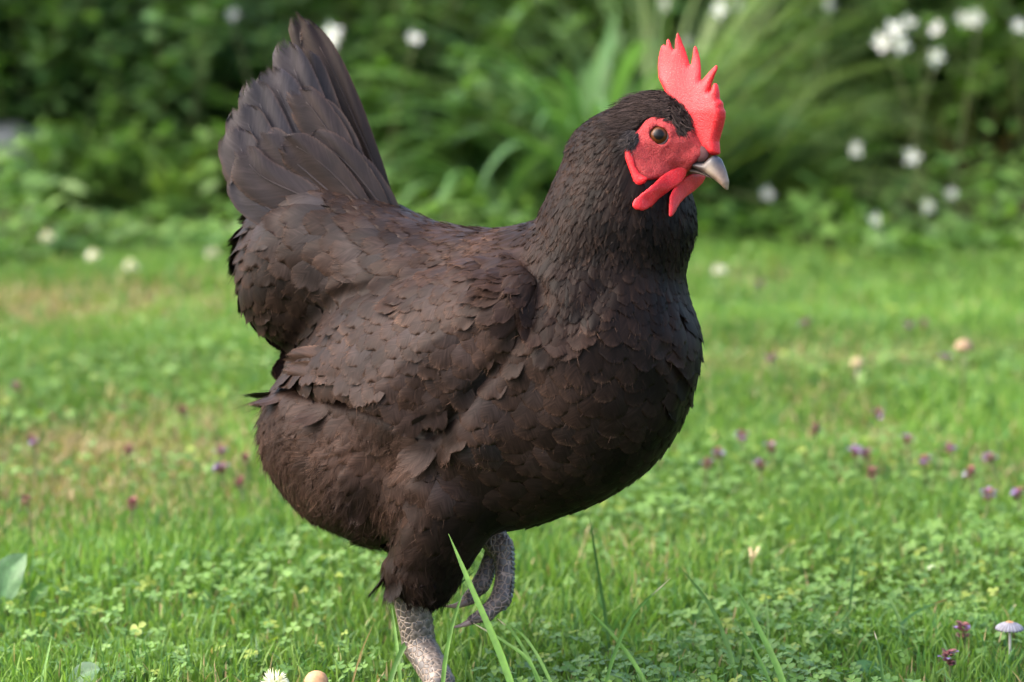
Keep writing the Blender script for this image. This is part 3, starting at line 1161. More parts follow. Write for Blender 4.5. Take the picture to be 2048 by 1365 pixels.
# sort into kinds; the largest that face the view become single parts
region = np.where(isneck, 0, np.where(onwing, 1, 3))
region = np.where(~isneck & ~onwing & (rx < 960) & (ry < 700) & ~((ry > 640) & (rx > 700)), 2, region)
region = np.where((region == 3) & (fx[:, 6] > 0.5), 4, region)
NAMES = ['neck_feather', 'wing_feather', 'saddle_feather', 'breast_feather', 'belly_feather']
STUFF = ['neck_plumage', 'wing_plumage', 'saddle_plumage', 'breast_plumage', 'belly_plumage']
SINGLE = [150, 240, 150, 260, 0]
face_on = N0 @ TOW
for k in range(5):
    idx = np.where(region == k)[0]
    sc = Lf[idx] * Wf[idx] * np.where(face_on[idx] > 0.25, 1, 0)
    order = idx[np.argsort(-sc)]
    top = [i for i in order[:SINGLE[k]] if face_on[i] > 0.25]
    rest = np.setdiff1d(idx, top)
    par = WING_OBJ if k == 1 else HEN
    for i in top:
        part(NAMES[k], FV[i], FQ, M_FEATHER, par, col=FC[i], fuv=FU[i], alpha=fx[i, 6])
    if len(rest):
        Fr = (FQ[None] + (np.arange(len(rest)) * NT * NS)[:, None, None]).reshape(-1, 4)
        o_ = part(STUFF[k], FV[rest].reshape(-1, 3), Fr, M_FEATHER, par, col=FC[rest].reshape(-1, 3), fuv=FU[rest].reshape(-1, 3), alpha=np.repeat(fx[rest, 6], NT * NS))
        o_['kind'] = 'stuff'

# ---- loose barbs and down: fine strands
def strands(P, D, N, L, W, col, droop, rr=rng):
    n = len(P)
    sd = unit(np.cross(D, N))
    roll = rr.uniform(-0.9, 0.9, n)[:, None]
    sd = unit(sd * np.cos(roll) + N * np.sin(roll))
    ts = np.array([0, .35, .7, 1.0])
    cv = rr.normal(0, 1, (n, 1)) * 0.22
    V = np.zeros((n, 7, 3))
    for k, t in enumerate(ts):
        ctr = P + D * (L * t)[:, None] + N * (L * (droop * t - 0.35 * droop * t * t))[:, None] + np.cross(D, N) * (cv[:, 0] * L * t * t)[:, None]
        if k < 3:
            w = (W * (1 - 0.75 * t) / 2)[:, None]
            V[:, 2 * k], V[:, 2 * k + 1] = ctr - sd * w, ctr + sd * w
        else:
            V[:, 6] = ctr
    f = np.array([(0, 1, 3), (0, 3, 2), (2, 3, 5), (2, 5, 4), (4, 5, 6)])
    Fc = (f[None] + (np.arange(n) * 7)[:, None, None]).reshape(-1, 3)
    C = np.repeat(col, 7, 0)
    U = np.zeros((n * 7, 3))
    U[:, 2] = np.repeat(rr.random(n), 7)
    return V.reshape(-1, 3), Fc, C, U


fl = np.where(fx[:, 6] > 0.45)[0]
# strands start on the fluffy feathers and on the frayed tips of all others
aP, aD, aN, aL, aC = [], [], [], [], []
for rep in range(34):
    i = fl
    r, cidx = rng.integers(2, NT, len(i)), rng.integers(0, NS, len(i))
    P = FV[i, r * NS + cidx]
    swirl = (noise2(rx[i] / 1000, ry[i] / 1000, 10, 3) - .5) * 1.8
    d = tan[i] + sid[i] * (ss[cidx] * 0.22 + swirl + rng.normal(0, 0.09, len(i)))[:, None]
    aP.append(P); aD.append(unit(d)); aN.append(N0[i]); aL.append(Lf[i] * rng.uniform(.18, .50, len(i)))
    aC.append(np.clip(FC[i, r * NS + cidx] * rng.uniform(0.85, 1.25, (len(i), 1)), 0, .2))
P, D, N, L_, C_ = map(np.concatenate, (aP, aD, aN, aL, aC))
V, Fc, C2, U2 = strands(P, D, N, L_, np.full(len(P), 0.00026), C_, 0.055)
o_ = part('down', V, Fc, M_HAIR, col=C2, fuv=U2)
o_['kind'] = 'stuff'
ot = np.where(fx[:, 6] <= 0.45)[0]
aP, aD, aN, aL, aC = [], [], [], [], []
for rep in range(9):
    m = rng.random(len(ot)) < 0.35 + fx[ot, 6] * 1.6
    i = ot[m]
    cidx = rng.integers(0, NS, len(i))
    P = FV[i, (NT - 2) * NS + cidx]
    d = tan[i] + sid[i] * (ss[cidx] * 0.55 + rng.normal(0, 0.12, len(i)))[:, None]
    aP.append(P); aD.append(unit(d)); aN.append(N0[i]); aL.append(Lf[i] * rng.uniform(.12, .30, len(i)))
    aC.append(np.clip(FC[i, (NT - 1) * NS + cidx] * rng.uniform(0.8, 1.7, (len(i), 1)), 0, .2))
P, D, N, L_, C_ = map(np.concatenate, (aP, aD, aN, aL, aC))
V, Fc, C2, U2 = strands(P, D, N, L_, np.full(len(P), 0.00030), C_, 0.06)
o_ = part('barbs', V, Fc, M_HAIR, col=C2, fuv=U2)
o_['kind'] = 'stuff'

# ---- ear tuft
for side in (1, -1):
    ec = cast(*cr([(722, 785)])[0], head_neck)
    en = unit(HB[2] * 0.9 + TOW * 0.5)
    nst = 900
    a = rng.uniform(0, 2 * np.pi, nst)
    r = np.sqrt(rng.random(nst))
    e1, e2 = unit(np.cross(en, UP)), unit(UP - (UP @ en) * en)
    base = ec + (e1 * (np.cos(a) * r * 0.0060)[:, None] + e2 * (np.sin(a) * r * 0.0085)[:, None])
    base = base + en * (0.0040 * (1 - r ** 2))[:, None]
    d = unit(en * 0.35 - RT * 0.55 - UP * 0.55 + rng.normal(0, .18, (nst, 3)))
    cl = np.array([.034, .029, .028]) * rng.uniform(.5, 1.5, (nst, 1))
    V, Fc, C2, U2 = strands(base, d, np.repeat(en[None], nst, 0), rng.uniform(.004, .0075, nst), np.full(nst, .0006), cl, .1)
    if side < 0:
        V = V - 2 * ((V - HC) @ HB[2])[:, None] * HB[2]
    o_ = part('ear_tuft', V, Fc, M_HAIR, col=C2, fuv=U2)
    o_['kind'] = 'stuff'

# fine bristles of the brow and crown
nst = 2600
bx = rng.uniform(1225, 1378, nst)
by = rng.uniform(185, 268, nst)
okb = (poly_dist(bx, by, FACE) > 1) & (poly_dist(bx, by, BLADE) > -14)
pts, dd = [], []
for x_, y_ in zip(bx[okb], by[okb]):
    q = at_depth(x_, y_, D0)
    pts.append((x_, y_))
pts = np.array(pts)
depth = np.full(len(pts), 1.85)
for _ in range(40):
    P = CAM + depth[:, None] * (FWD + RT * ((pts[:, 0] - 1024) / F)[:, None] - UP * ((pts[:, 1] - 682.5) / F)[:, None])
    v = head_neck(P)
    depth += v * 0.9
hit = np.abs(head_neck(P)) < 0.001
P = P[hit]
d = unit(-RT * 0.85 - UP * 0.25 + rng.normal(0, .15, (len(P), 3)))
fwdm = (proj(P)[0] > 1340)[:, None]
d = np.where(fwdm, unit(RT * 0.35 - UP * 0.8 + rng.normal(0, .2, (len(P), 3))), d)
n_ = unit(P - HC)
V, Fc, C2, U2 = strands(P + n_ * 0.0018, d, n_, rng.uniform(.004, .009, len(P)), np.full(len(P), .00055), np.array([.022, .016, .014]) * rng.uniform(.5, 2.0, (len(P), 1)), .12)
o_ = part('crown_bristles', V, Fc, M_HAIR, col=C2, fuv=U2)
o_['kind'] = 'stuff'

# ------------------------------------------------------------------ tail: big quills, each its own part
def quill(name, pts, width, wpx, tone, grey, roll=0.0, side_tilt=0.0, nt=22, ns=13, shape=None, loose=0.06, mat=None):
    """one long feather along photo points, wpx = depth of root and tip in pixels"""
    m = len(pts)
    wl = wpx if len(wpx) == m else [wpx[0] + (wpx[1] - wpx[0]) * i / (m - 1) for i in range(m)]
    ctr = np.array([at(x, y, wl[i]) for i, (x, y) in enumerate(pts)])
    C_ = curve(ctr, nt)
    t = np.linspace(0, 1, nt)
    T = unit(np.gradient(C_, axis=0))
    nrm0 = unit(TOW * math.cos(roll) + UP * math.sin(roll) * 0.6 - RT * 0.25)
    Sd = unit(np.cross(nrm0, T))
    Nn = np.cross(T, Sd)
    s = np.linspace(-1, 1, ns)
    pf = np.interp(t, [0, .15, .45, .7, .86, .95, 1.0], [.35, .62, .92, 1.0, .95, .78, .40]) if shape is None else np.interp(t, *shape)
    fr = rng.normal(0, 1, ns) * 0.010 * (1 + 6 * loose)
    V = np.zeros((nt, ns, 3))
    wv = rng.uniform(0, 6)
    for i in range(nt):
        for j in range(ns):
            asym = 1.0 + 0.18 * (1 if s[j] > 0 else -1)
            w = s[j] * pf[i] * width / S / 2 * asym
            Lg = np.linalg.norm(ctr[-1] - ctr[0])
            back = -abs(s[j]) ** 2 * 0.045 * Lg * t[i] ** 2 + fr[j] * Lg * t[i] ** 4
            cup = -0.16 * width / S / 2 * s[j] ** 2 * pf[i] + 0.0012 * math.sin(s[j] * 5 + wv + t[i] * 7) * t[i]
            V[i, j] = C_[i] + Sd[i] * w + T[i] * back + Nn[i] * cup
    rn = rng.random()
    tt_ = np.repeat(t, ns)[:, None]
    s_ = np.abs(np.tile(s, nt))[:, None]
    base = (DARK + (BROWN - DARK) * tone) * (1 - grey) + np.array([.0245, .0222, .0255]) * grey
    colr = np.broadcast_to(base, (nt * ns, 3)) * (0.88 + 0.24 * tt_)
    fr_ = np.clip((s_ - .86) / .14, 0, 1) * 0.35 + np.clip((tt_ - .95) / .05, 0, 1) * 0.3
    colr = colr * (1 - fr_) + LIGHT * 1.0 * fr_
    U = np.zeros((nt * ns, 3))
    U[:, 0], U[:, 1], U[:, 2] = np.tile(s, nt), np.repeat(t, ns) * 2.2, rn
    fo = part(name, V.reshape(-1, 3), quads(nt, ns), mat or M_TAIL, col=colr, fuv=U, alpha=loose * .5)
    if mat is not None:
        return fo
    # the shaft standing proud of the vane
    ks = int(nt * .84)
    rr_ = np.linspace(0.0009, 0.0002, ks)
    Vs, Fs = tube(C_[:ks] + Nn[:ks] * 0.0003, rr_, 5)
    part('shaft', Vs, Fs, M_TAIL, fo, col=np.clip(base * 1.5 + 0.006, 0, .2), fuv=np.zeros((len(Vs), 3)))
    return fo


# far side of the fan first, then the near side, outermost nearest the viewer
quill('tail_feather', [(778, 400), (722, 270), (664, 140), (606, 38)], 70, (-170, -215), .30, .05, roll=.5)
quill('tail_feather', [(765, 400), (704, 260), (640, 130), (588, 24)], 62, (-178, -232), .22, .0, roll=.6)
quill('tail_feather', [(745, 420), (690, 310), (640, 200), (604, 92)], 84, (-150, -176), .30, .35)
quill('tail_feather', [(715, 415), (655, 295), (606, 185), (566, 78)], 92, (-132, -152), .38, .75)
quill('tail_feather', [(690, 420), (618, 310), (572, 215), (532, 134)], 112, (-120, -138), .40, .90)
quill('tail_feather', [(665, 430), (586, 335), (536, 245), (500, 158)], 92, (-110, -126), .40, .85)
quill('tail_feather', [(650, 430), (562, 350), (512, 280), (478, 205)], 100, (-100, -118), .40, .75)
quill('tail_feather', [(640, 450), (550, 388), (498, 330), (464, 252)], 96, (-90, -110), .42, .70)
quill('tail_feather', [(650, 470), (556, 428), (506, 392), (474, 338)], 78, (-84, -110), .42, .78)
COV = ([.0, .15, .45, .7, .88, .96, 1.0], [.4, .7, .98, 1.0, .95, .80, .5])
quill('tail_covert', [(730, 400), (680, 300), (630, 225), (590, 182)], 84, (-86, -104), .55, .40, shape=COV, loose=.3)
quill('tail_covert', [(745, 410), (706, 320), (668, 250), (628, 205)], 70, (-94, -112), .48, .40, shape=COV, loose=.3)
quill('tail_covert', [(700, 420), (620, 350), (560, 300), (520, 268)], 84, (-76, -92), .50, .50, shape=COV, loose=.3)
quill('tail_covert', [(690, 430), (600, 390), (520, 350), (478, 300)], 92, (-70, -96), .55, .45, shape=COV, loose=.3)
quill('tail_covert', [(735, 420), (668, 350), (614, 306), (566, 280)], 84, (-64, -78), .55, .28, shape=COV, loose=.3)
quill('tail_covert', [(770, 420), (710, 345), (660, 300), (612, 285)], 86, (-72, -84), .50, .35, shape=COV, loose=.3)
quill('tail_covert', [(790, 425), (742, 370), (700, 330), (664, 318)], 80, (-76, -86), .50, .40, shape=COV, loose=.3)
# far half of the fan, behind the middle plane
for pts, w, wp in (([(720, 420), (650, 300), (600, 200), (570, 110)], 90, (-235, -260)), ([(700, 430), (610, 330), (548, 240), (510, 170)], 92, (-250, -285)),
                   ([(680, 440), (580, 360), (510, 290), (470, 220)], 92, (-262, -300)), ([(680, 450), (570, 400), (500, 350), (462, 290)], 88, (-268, -310))):
    quill('tail_feather', pts, w, wp, .3, .4)

# long wing quills along the lower edge of the folded wing
def on_surface(pts, lift):
    out = []
    for x_, y_ in pts:
        q = cast(x_, y_, all_sdf)
        out.append((D0 - (q - CAM) @ FWD) * S + lift)
    return out


for pts, w, l0, l1, tone, gr in (([(800, 812), (740, 796), (680, 782), (625, 772)], 34, -22, -8, .34, .8),
                                 ([(830, 800), (740, 772), (650, 752), (568, 744)], 64, -18, 5, .55, .05),
                                 ([(790, 750), (720, 730), (640, 718), (566, 722)], 66, -14, 9, .60, .05)):
    ws = on_surface(pts[:3], 0)
    ws.append(2 * ws[-1] - ws[-2])
    ws = [w_ + l0 + (l1 - l0) * i / 3 for i, w_ in enumerate(ws)]
    quill('flight_feather', pts, w, ws, tone, gr, shape=COV, loose=.05, mat=M_FLIGHT)

# ------------------------------------------------------------------ legs
def scaled_material():
    m, out, N, L = material('leg_scales')
    p = N('BsdfPrincipled', i_Roughness=0.5)
    p.inputs['Specular IOR Level'].default_value = 0.45
    g = N('NewGeometry')
    v = N('TexVoronoi', feature='DISTANCE_TO_EDGE', i_Scale=250.0)
    L(g.outputs['Position'], v.inputs['Vector'])
    v2 = N('TexVoronoi', i_Scale=250.0)
    L(g.outputs['Position'], v2.inputs['Vector'])
    n = N('TexNoise', i_Scale=70.0, i_Detail=6.0)
    L(g.outputs['Position'], n.inputs['Vector'])
    c0 = N('Attribute', attribute_name='col')
    edge = ramp(N, L, v.outputs['Distance'], [(0.0, (3.4, 3.1, 2.7)), (0.12, (1.1, 1.1, 1.1)), (0.4, (0.62, 0.62, 0.66))])
    a = mixrgb(N, L, 1.0, c0.outputs['Color'], edge, 'MULTIPLY')
    a = mixrgb(N, L, 1.0, a, ramp(N, L, n.outputs['Fac'], [(0.3, (0.75, 0.75, 0.75)), (0.7, (1.25, 1.22, 1.2))]), 'MULTIPLY')
    L(a, p.inputs['Base Color'])
    h = math_node(N, L, 'MINIMUM', v.outputs['Distance'], 0.18)
    bp = N('Bump', i_Strength=0.9, i_Distance=0.003)
    L(h, bp.inputs['Height'])
    L(bp.outputs[0], p.inputs['Normal'])
    L(p.outputs[0], out.inputs[0])
    return m


M_LEG = scaled_material()
M_PLATE = attr_material('scute', 0.42, 0.45, 0.0, 500, 0.4)
GREYLEG, DARKLEG = np.array([.050, .042, .037]), np.array([.070, .053, .050])


def chain_mesh(chains, h=0.0016, k=6.0, lump=0.0):
    allp = []
    segs = []
    for ch in chains:
        pts = [np.asarray(q[0]) for q in ch]
        rad_ = [q[1] / S for q in ch]
        allp += pts
        for i in range(len(pts) - 1):
            segs.append((pts[i], pts[i + 1], rad_[i], rad_[i + 1]))

    def fn(P):
        d = None
        for a, b, ra, rb in segs:
            e = cone(P, a, b, ra, rb)
            d = e if d is None else smin(d, e, k / S)
        return d
    lo, hi = bounds(allp, 0.02)
    g, o = grid_eval(fn, lo, hi, h)
    return surfnet(g, o, h)


FA = np.array([math.cos(R(24)), -math.sin(R(24)), 0])    # walking direction on the ground
SA = np.array([math.sin(R(24)), math.cos(R(24)), 0])
foot = FOOT + np.array([0, 0, 0.014])
knee = at(820, 1180, 62)
anki = at(838, 1290, 40)
V, Q = chain_mesh([[(knee, 37), (anki, 33), (foot + np.array([0, 0, .012]), 29), (foot, 27)]])
LEG = part('leg', V, Q, M_LEG, col=GREYLEG)
# scutes down the front of the shank, rows of plates
sc_acc = Acc()
axis_pts = [knee, anki, foot + np.array([0, 0, .012])]
for i in range(15):
    t = i / 14.0 * 2
    a_, b_ = (axis_pts[0], axis_pts[1]) if t < 1 else (axis_pts[1], axis_pts[2])
    f_ = t if t < 1 else t - 1
    ctr = a_ + (b_ - a_) * min(f_, 1)
    rad_ = (37 - 4 * t) / S if t < 1 else (33 - 4 * (t - 1)) / S
    T_ = unit(b_ - a_)
    X_ = unit(RT - (RT @ T_) * T_)
    Y_ = np.cross(T_, X_)
    if Y_ @ TOW < 0:
        Y_ = -Y_
    for j in range(5):
        an = R(-62 + 34 * j + (17 if i % 2 else 0))
        dr = X_ * math.cos(an) + Y_ * math.sin(an)
        tg = -X_ * math.sin(an) + Y_ * math.cos(an)
        pc = ctr + dr * (rad_ + 0.0002)
        hx_ = 0.0036 * rng.uniform(.85, 1.15)
        ring = [pc + tg * hx_ * math.cos(q) + T_ * 0.0037 * math.sin(q) - dr * 0.0006 for q in np.linspace(0, 2 * np.pi, 6, endpoint=False)]
        Vp = np.vstack([ring, pc + dr * 0.0007 + T_ * 0.0006])
        Fp = [(6, q, (q + 1) % 6) for q in range(6)]
        cl = GREYLEG * rng.uniform(.65, 1.5) * np.array([1, .97, .95])
        sc_acc.add(Vp, Fp, np.vstack([np.repeat((cl * 2.4)[None], 6, 0), cl[None] * .75]))
o_ = sc_acc.build('scales', M_PLATE, LEG, FOOT)
o_['kind'] = 'stuff'
# toes of the standing foot
for an, ln in ((-32, .055), (0, .068), (32, .056), (168, .026)):
    dr = FA * math.cos(R(an)) + SA * math.sin(R(an))
    p0, p1 = foot + np.array([0, 0, -.003]), foot + dr * ln * .5 + np.array([0, 0, -.002])
    p2 = foot + dr * ln + np.array([0, 0, -.008])
    V, Q = chain_mesh([[(p0, 20), (p1, 17), (p2, 12)]])
    part('toe', V, Q, M_LEG, LEG, col=GREYLEG)
    V, Fc = tube([p2 - dr * .002, p2 + dr * .006 + np.array([0, 0, -.0005]), p2 + dr * .013 + np.array([0, 0, -.004])], [.0036, .0028, .0004], 8)
    part('claw', V, Fc, M_CLAW, LEG)

# raised foot, toes curled back
kn2 = at(960, 1040, -70)
ft2 = at(1002, 1098, -40)
V, Q = chain_mesh([[(kn2, 34), (ft2, 27)]])
LEG2 = part('leg', V, Q, M_LEG, col=DARKLEG)


def toe(pts, rads, claw, col):
    V, Q = chain_mesh([[(p, r) for p, r in zip(pts, rads)]], h=0.0013, k=7)
    part('toe', V, Q, M_LEG, LEG2, col=col)
    V, Fc = tube(curve(claw, 7), np.linspace(10, 1, 7) / S, 9)
    part('claw', V, Fc, M_CLAW, LEG2)
    # bands across the toe
    cp = curve(pts, 26)
    acc = Acc()
    T = unit(np.gradient(cp, axis=0))
    rr = np.interp(np.linspace(0, 1, 26), np.linspace(0, 1, len(rads)), rads) / S
    for i in range(1, 15):
        out = unit(np.cross(T[i], TOW))                # outer side of the curl
        out = -out if out @ (RT * 0.8 - UP * 0.5) < 0 else out
        n2_ = np.cross(T[i], out)
        ring = []
        for q in np.linspace(-.55, .75, 6):
            dr = out * math.cos(q) + n2_ * math.sin(q)
            ring.append(cp[i] + dr * (rr[i] + 0.0001) - T[i] * 0.0016)
        for q in np.linspace(-.55, .75, 6):
            dr = out * math.cos(q) + n2_ * math.sin(q)
            ring.append(cp[i] + dr * (rr[i] + 0.0009) + T[i] * 0.0004)
        for q in np.linspace(-.55, .75, 6):
            dr = out * math.cos(q) + n2_ * math.sin(q)
            ring.append(cp[i] + dr * (rr[i] - 0.0002) + T[i] * 0.0013)
        Fp = [(a, a + 1, a + 7, a + 6) for a in list(range(5)) + list(range(6, 11))]
        acc.add(ring, Fp, np.array([.11, .11, .125]) * rng.uniform(.4, 1.5))
    o_ = acc.build('scales', M_PLATE, LEG2, FOOT)
    o_['kind'] = 'stuff'


toe([at(1006, 1092, -34), at(1010, 1150, -20), at(1002, 1198, -8), at(972, 1228, 0), at(944, 1240, 4)], (22, 18, 20, 16, 10),
    [at(952, 1236, 3), at(930, 1249, 6), at(904, 1256, 9)], DARKLEG)
toe([at(992, 1092, -66), at(978, 1130, -62), at(962, 1168, -54), at(940, 1196, -48), at(926, 1206, -46)], (20, 16, 18, 13, 9),
    [at(934, 1203, -44), at(912, 1212, -40), at(886, 1213, -38)], DARKLEG)
toe([at(1000, 1090, -84), at(986, 1120, -86), at(972, 1150, -86)], (18, 16, 12),
    [at(975, 1148, -86), at(968, 1156, -86), at(958, 1162, -86)], DARKLEG * 1.1)

# ------------------------------------------------------------------ ground
XS = np.concatenate([np.linspace(-40, -3.2, 12), np.linspace(-3, 3, 121), np.linspace(3.2, 40, 12)])
YS = np.concatenate([np.linspace(-20, 0.6, 10), np.linspace(0.8, 6.5, 115), np.linspace(6.8, 60, 14)])
GX, GY = np.meshgrid(XS, YS, indexing='ij')


def gz(x, y):
    e = np.exp(-(((x - FOOT[0]) ** 2 + (y - FOOT[1]) ** 2) / 0.5))
    return (noise2(x, y, 1.3, 0) - 0.5) * 0.035 * (1 - e) + (noise2(x, y, 6, 1) - .5) * 0.012 * (1 - e)


V = np.stack([GX, GY, gz(GX, GY) - 0.004], -1).reshape(-1, 3)
ny = len(YS)
i, j = np.meshgrid(np.arange(len(XS) - 1), np.arange(ny - 1), indexing='ij')
a = (i * ny + j).ravel()
m, out, N, L = material('lawn_soil')
p = N('BsdfPrincipled', i_Roughness=0.95)
p.inputs['Specular IOR Level'].default_value = 0.1
g = N('NewGeometry')
n = N('TexNoise', i_Scale=9.0, i_Detail=8.0)
L(g.outputs['Position'], n.inputs['Vector'])
n2 = N('TexNoise', i_Scale=130.0, i_Detail=4.0)
L(g.outputs['Position'], n2.inputs['Vector'])
ca = ramp(N, L, n.outputs['Fac'], [(0.35, (0.040, 0.075, 0.014)), (0.65, (0.070, 0.085, 0.025))])
cb_ = ramp(N, L, n2.outputs['Fac'], [(0.3, (0.5, 0.5, 0.5)), (0.7, (1.5, 1.4, 1.3))])
L(mixrgb(N, L, 1.0, ca, cb_, 'MULTIPLY'), p.inputs['Base Color'])
bp = N('Bump', i_Strength=0.8, i_Distance=0.01)
L(n2.outputs['Fac'], bp.inputs['Height'])
L(bp.outputs[0], p.inputs['Normal'])
L(p.outputs[0], out.inputs[0])
tag(mk('ground', V, np.stack([a, a + ny, a + ny + 1, a + 1], 1), m), kind='structure')

BED_Y = 4.42


def bed_edge(x):
    return BED_Y + 0.12 * np.sin(x * 3.3 + 0.6) + 0.07 * np.sin(x * 9.1) + 0.04 * np.sin(x * 21.0) - 0.03 * x


# planted bed: a dark earth sheet lying a little higher than the lawn
bx = np.linspace(-6, 6, 121)
rows = np.linspace(0, 1, 24)
BV = []
for x_ in bx:
    e = float(bed_edge(x_))
    for r_ in rows:
        y_ = e + (9.5 - e) * r_
        BV.append((x_, y_, float(gz(x_, y_)) + 0.006 + 0.035 * min(r_ * 8, 1) + 0.02 * (float(noise2(x_, y_, 5, 2)) - .5)))
i, j = np.meshgrid(np.arange(len(bx) - 1), np.arange(len(rows) - 1), indexing='ij')
a = (i * len(rows) + j).ravel()
tag(mk('soil', np.array(BV), np.stack([a, a + len(rows), a + len(rows) + 1, a + 1], 1), M_SOIL), kind='structure')

# ---- lawn: blades, clover, dry straw
DRY = [(ground(190, 900), .17, .17), (ground(150, 985), .13, .12), (ground(290, 850), .10, .10), (ground(90, 620), .30, .16), (ground(270, 610), .16, .12), (ground(1640, 730), .16, .10)]


def dryness(x, y):
    d = np.clip((noise2(x, y, 4.2, 3) - 0.74) * 1.6, 0, .35)
    for c_, a_, b_ in DRY:
        d = np.maximum(d, 0.80 * np.exp(-(((x - c_[0]) / a_) ** 2 + ((y - c_[1]) / b_) ** 2)))
    return d * (0.5 + 0.8 * noise2(x, y, 16, 4))


def blades(n, xr, yr, hr, wr, keepf=None, dry_boost=0.0, rr=rng):
    x, y = rr.uniform(*xr, n), rr.uniform(*yr, n)
    if keepf is not None:
        k = keepf(x, y)
        x, y = x[k], y[k]
    n = len(x)
    dn = dryness(x, y)
    tuft = 0.55 + 0.9 * noise2(x, y, 9, 5)
    h = rr.uniform(*hr, n) * tuft * (1 - 0.35 * dn) * 0.64
    w = rr.uniform(*wr, n)
    ph = rr.uniform(0, 2 * np.pi, n) + noise2(x, y, 3, 2) * 3
    lean = np.abs(rr.normal(0.35, 0.28, n))
    d = np.stack([np.cos(ph), np.sin(ph), np.zeros(n)], 1)
    yaw = rr.uniform(0, np.pi, n)
    sd = np.stack([np.cos(yaw), np.sin(yaw), np.zeros(n)], 1)
    base = np.stack([x, y, gz(x, y) - 0.004], 1)
    V = np.zeros((n, 7, 3))
    for k, t in enumerate((0, .4, .75, 1.0)):
        ctr = base + np.array([0, 0, 1.0]) * (h * t * (1 - 0.25 * lean * t))[:, None] + d * (h * lean * t ** 1.7 * 1.1)[:, None]
        if k < 3:
            ww = (w / 2 * (1, .9, .6)[k])[:, None]
            V[:, 2 * k], V[:, 2 * k + 1] = ctr - sd * ww, ctr + sd * ww
        else:
            V[:, 6] = ctr
    r1 = rr.random(n)[:, None]
    r2 = rr.random(n)[:, None]
    g1, g2, g3 = np.array([.080, .165, .026]), np.array([.145, .240, .048]), np.array([.062, .142, .042])
    cl = g1 + (g2 - g1) * r1
    cl = np.where(r2 < .25, g3 * (0.8 + .5 * r1), cl)
    cl = cl * (0.75 + 0.5 * noise2(x, y, 5, 1))[:, None]
    isdry = (rr.random(n) < dn * 0.85 + 0.025 + dry_boost)[:, None]
    straw = np.array([.30, .235, .13]) * (0.55 + .6 * r1)
    cl = np.where(isdry, straw, cl)
    C = np.repeat(cl[:, None], 7, 1)
    C[:, 6] *= 1.1
    C[:, :2] *= np.array([.9, .95, 1.0])
    f = np.array([(0, 1, 3), (0, 3, 2), (2, 3, 5), (2, 5, 4), (4, 5, 6)])
    Fc = (f[None] + (np.arange(n) * 7)[:, None, None]).reshape(-1, 3)
    return V.reshape(-1, 3), Fc, C.reshape(-1, 3)


def in_lawn(x, y):
    return y < bed_edge(x) + 0.16


CLEAR = [(ground(2019, 1300), .018), (ground(2019, 1330), .014), (ground(632, 1420), .022), (ground(549, 1420), .020), (ground(632, 1450), .022), (ground(549, 1450), .020)]


def open_ground(x, y):
    k = np.ones(len(x), bool)
    for c_, r_ in CLEAR:
        k &= (x - c_[0]) ** 2 + (y - c_[1]) ** 2 > r_ * r_
    return k


def in_view(x, y, pad=0.12):
    return (np.abs(x) < y * 0.168 + pad)


acc = Acc()
for args in ((64000, (-.56, .56), (1.75, 2.75), (.016, .042), (.0013, .0028), lambda x, y: in_view(x, y) & open_ground(x, y)),
             (60000, (-.75, .75), (2.75, 3.7), (.016, .040), (.0016, .0034), lambda x, y: in_view(x, y)),
             (52000, (-.95, .95), (3.7, 4.7), (.018, .046), (.0020, .0042), lambda x, y: in_view(x, y) & in_lawn(x, y)),
             (34000, (-2.8, 2.8), (0.9, 4.7), (.030, .060), (.004, .008), lambda x, y: ~in_view(x, y) & in_lawn(x, y))):
    V, Fc, C = blades(*args[:5], keepf=args[5])
    acc.add(V, Fc, C)
o_ = acc.build('grass', M_GRASS, smooth=False)
tag(o_, 'short green lawn grass with dry straw patches under and around the hen', None, None, 'stuff')


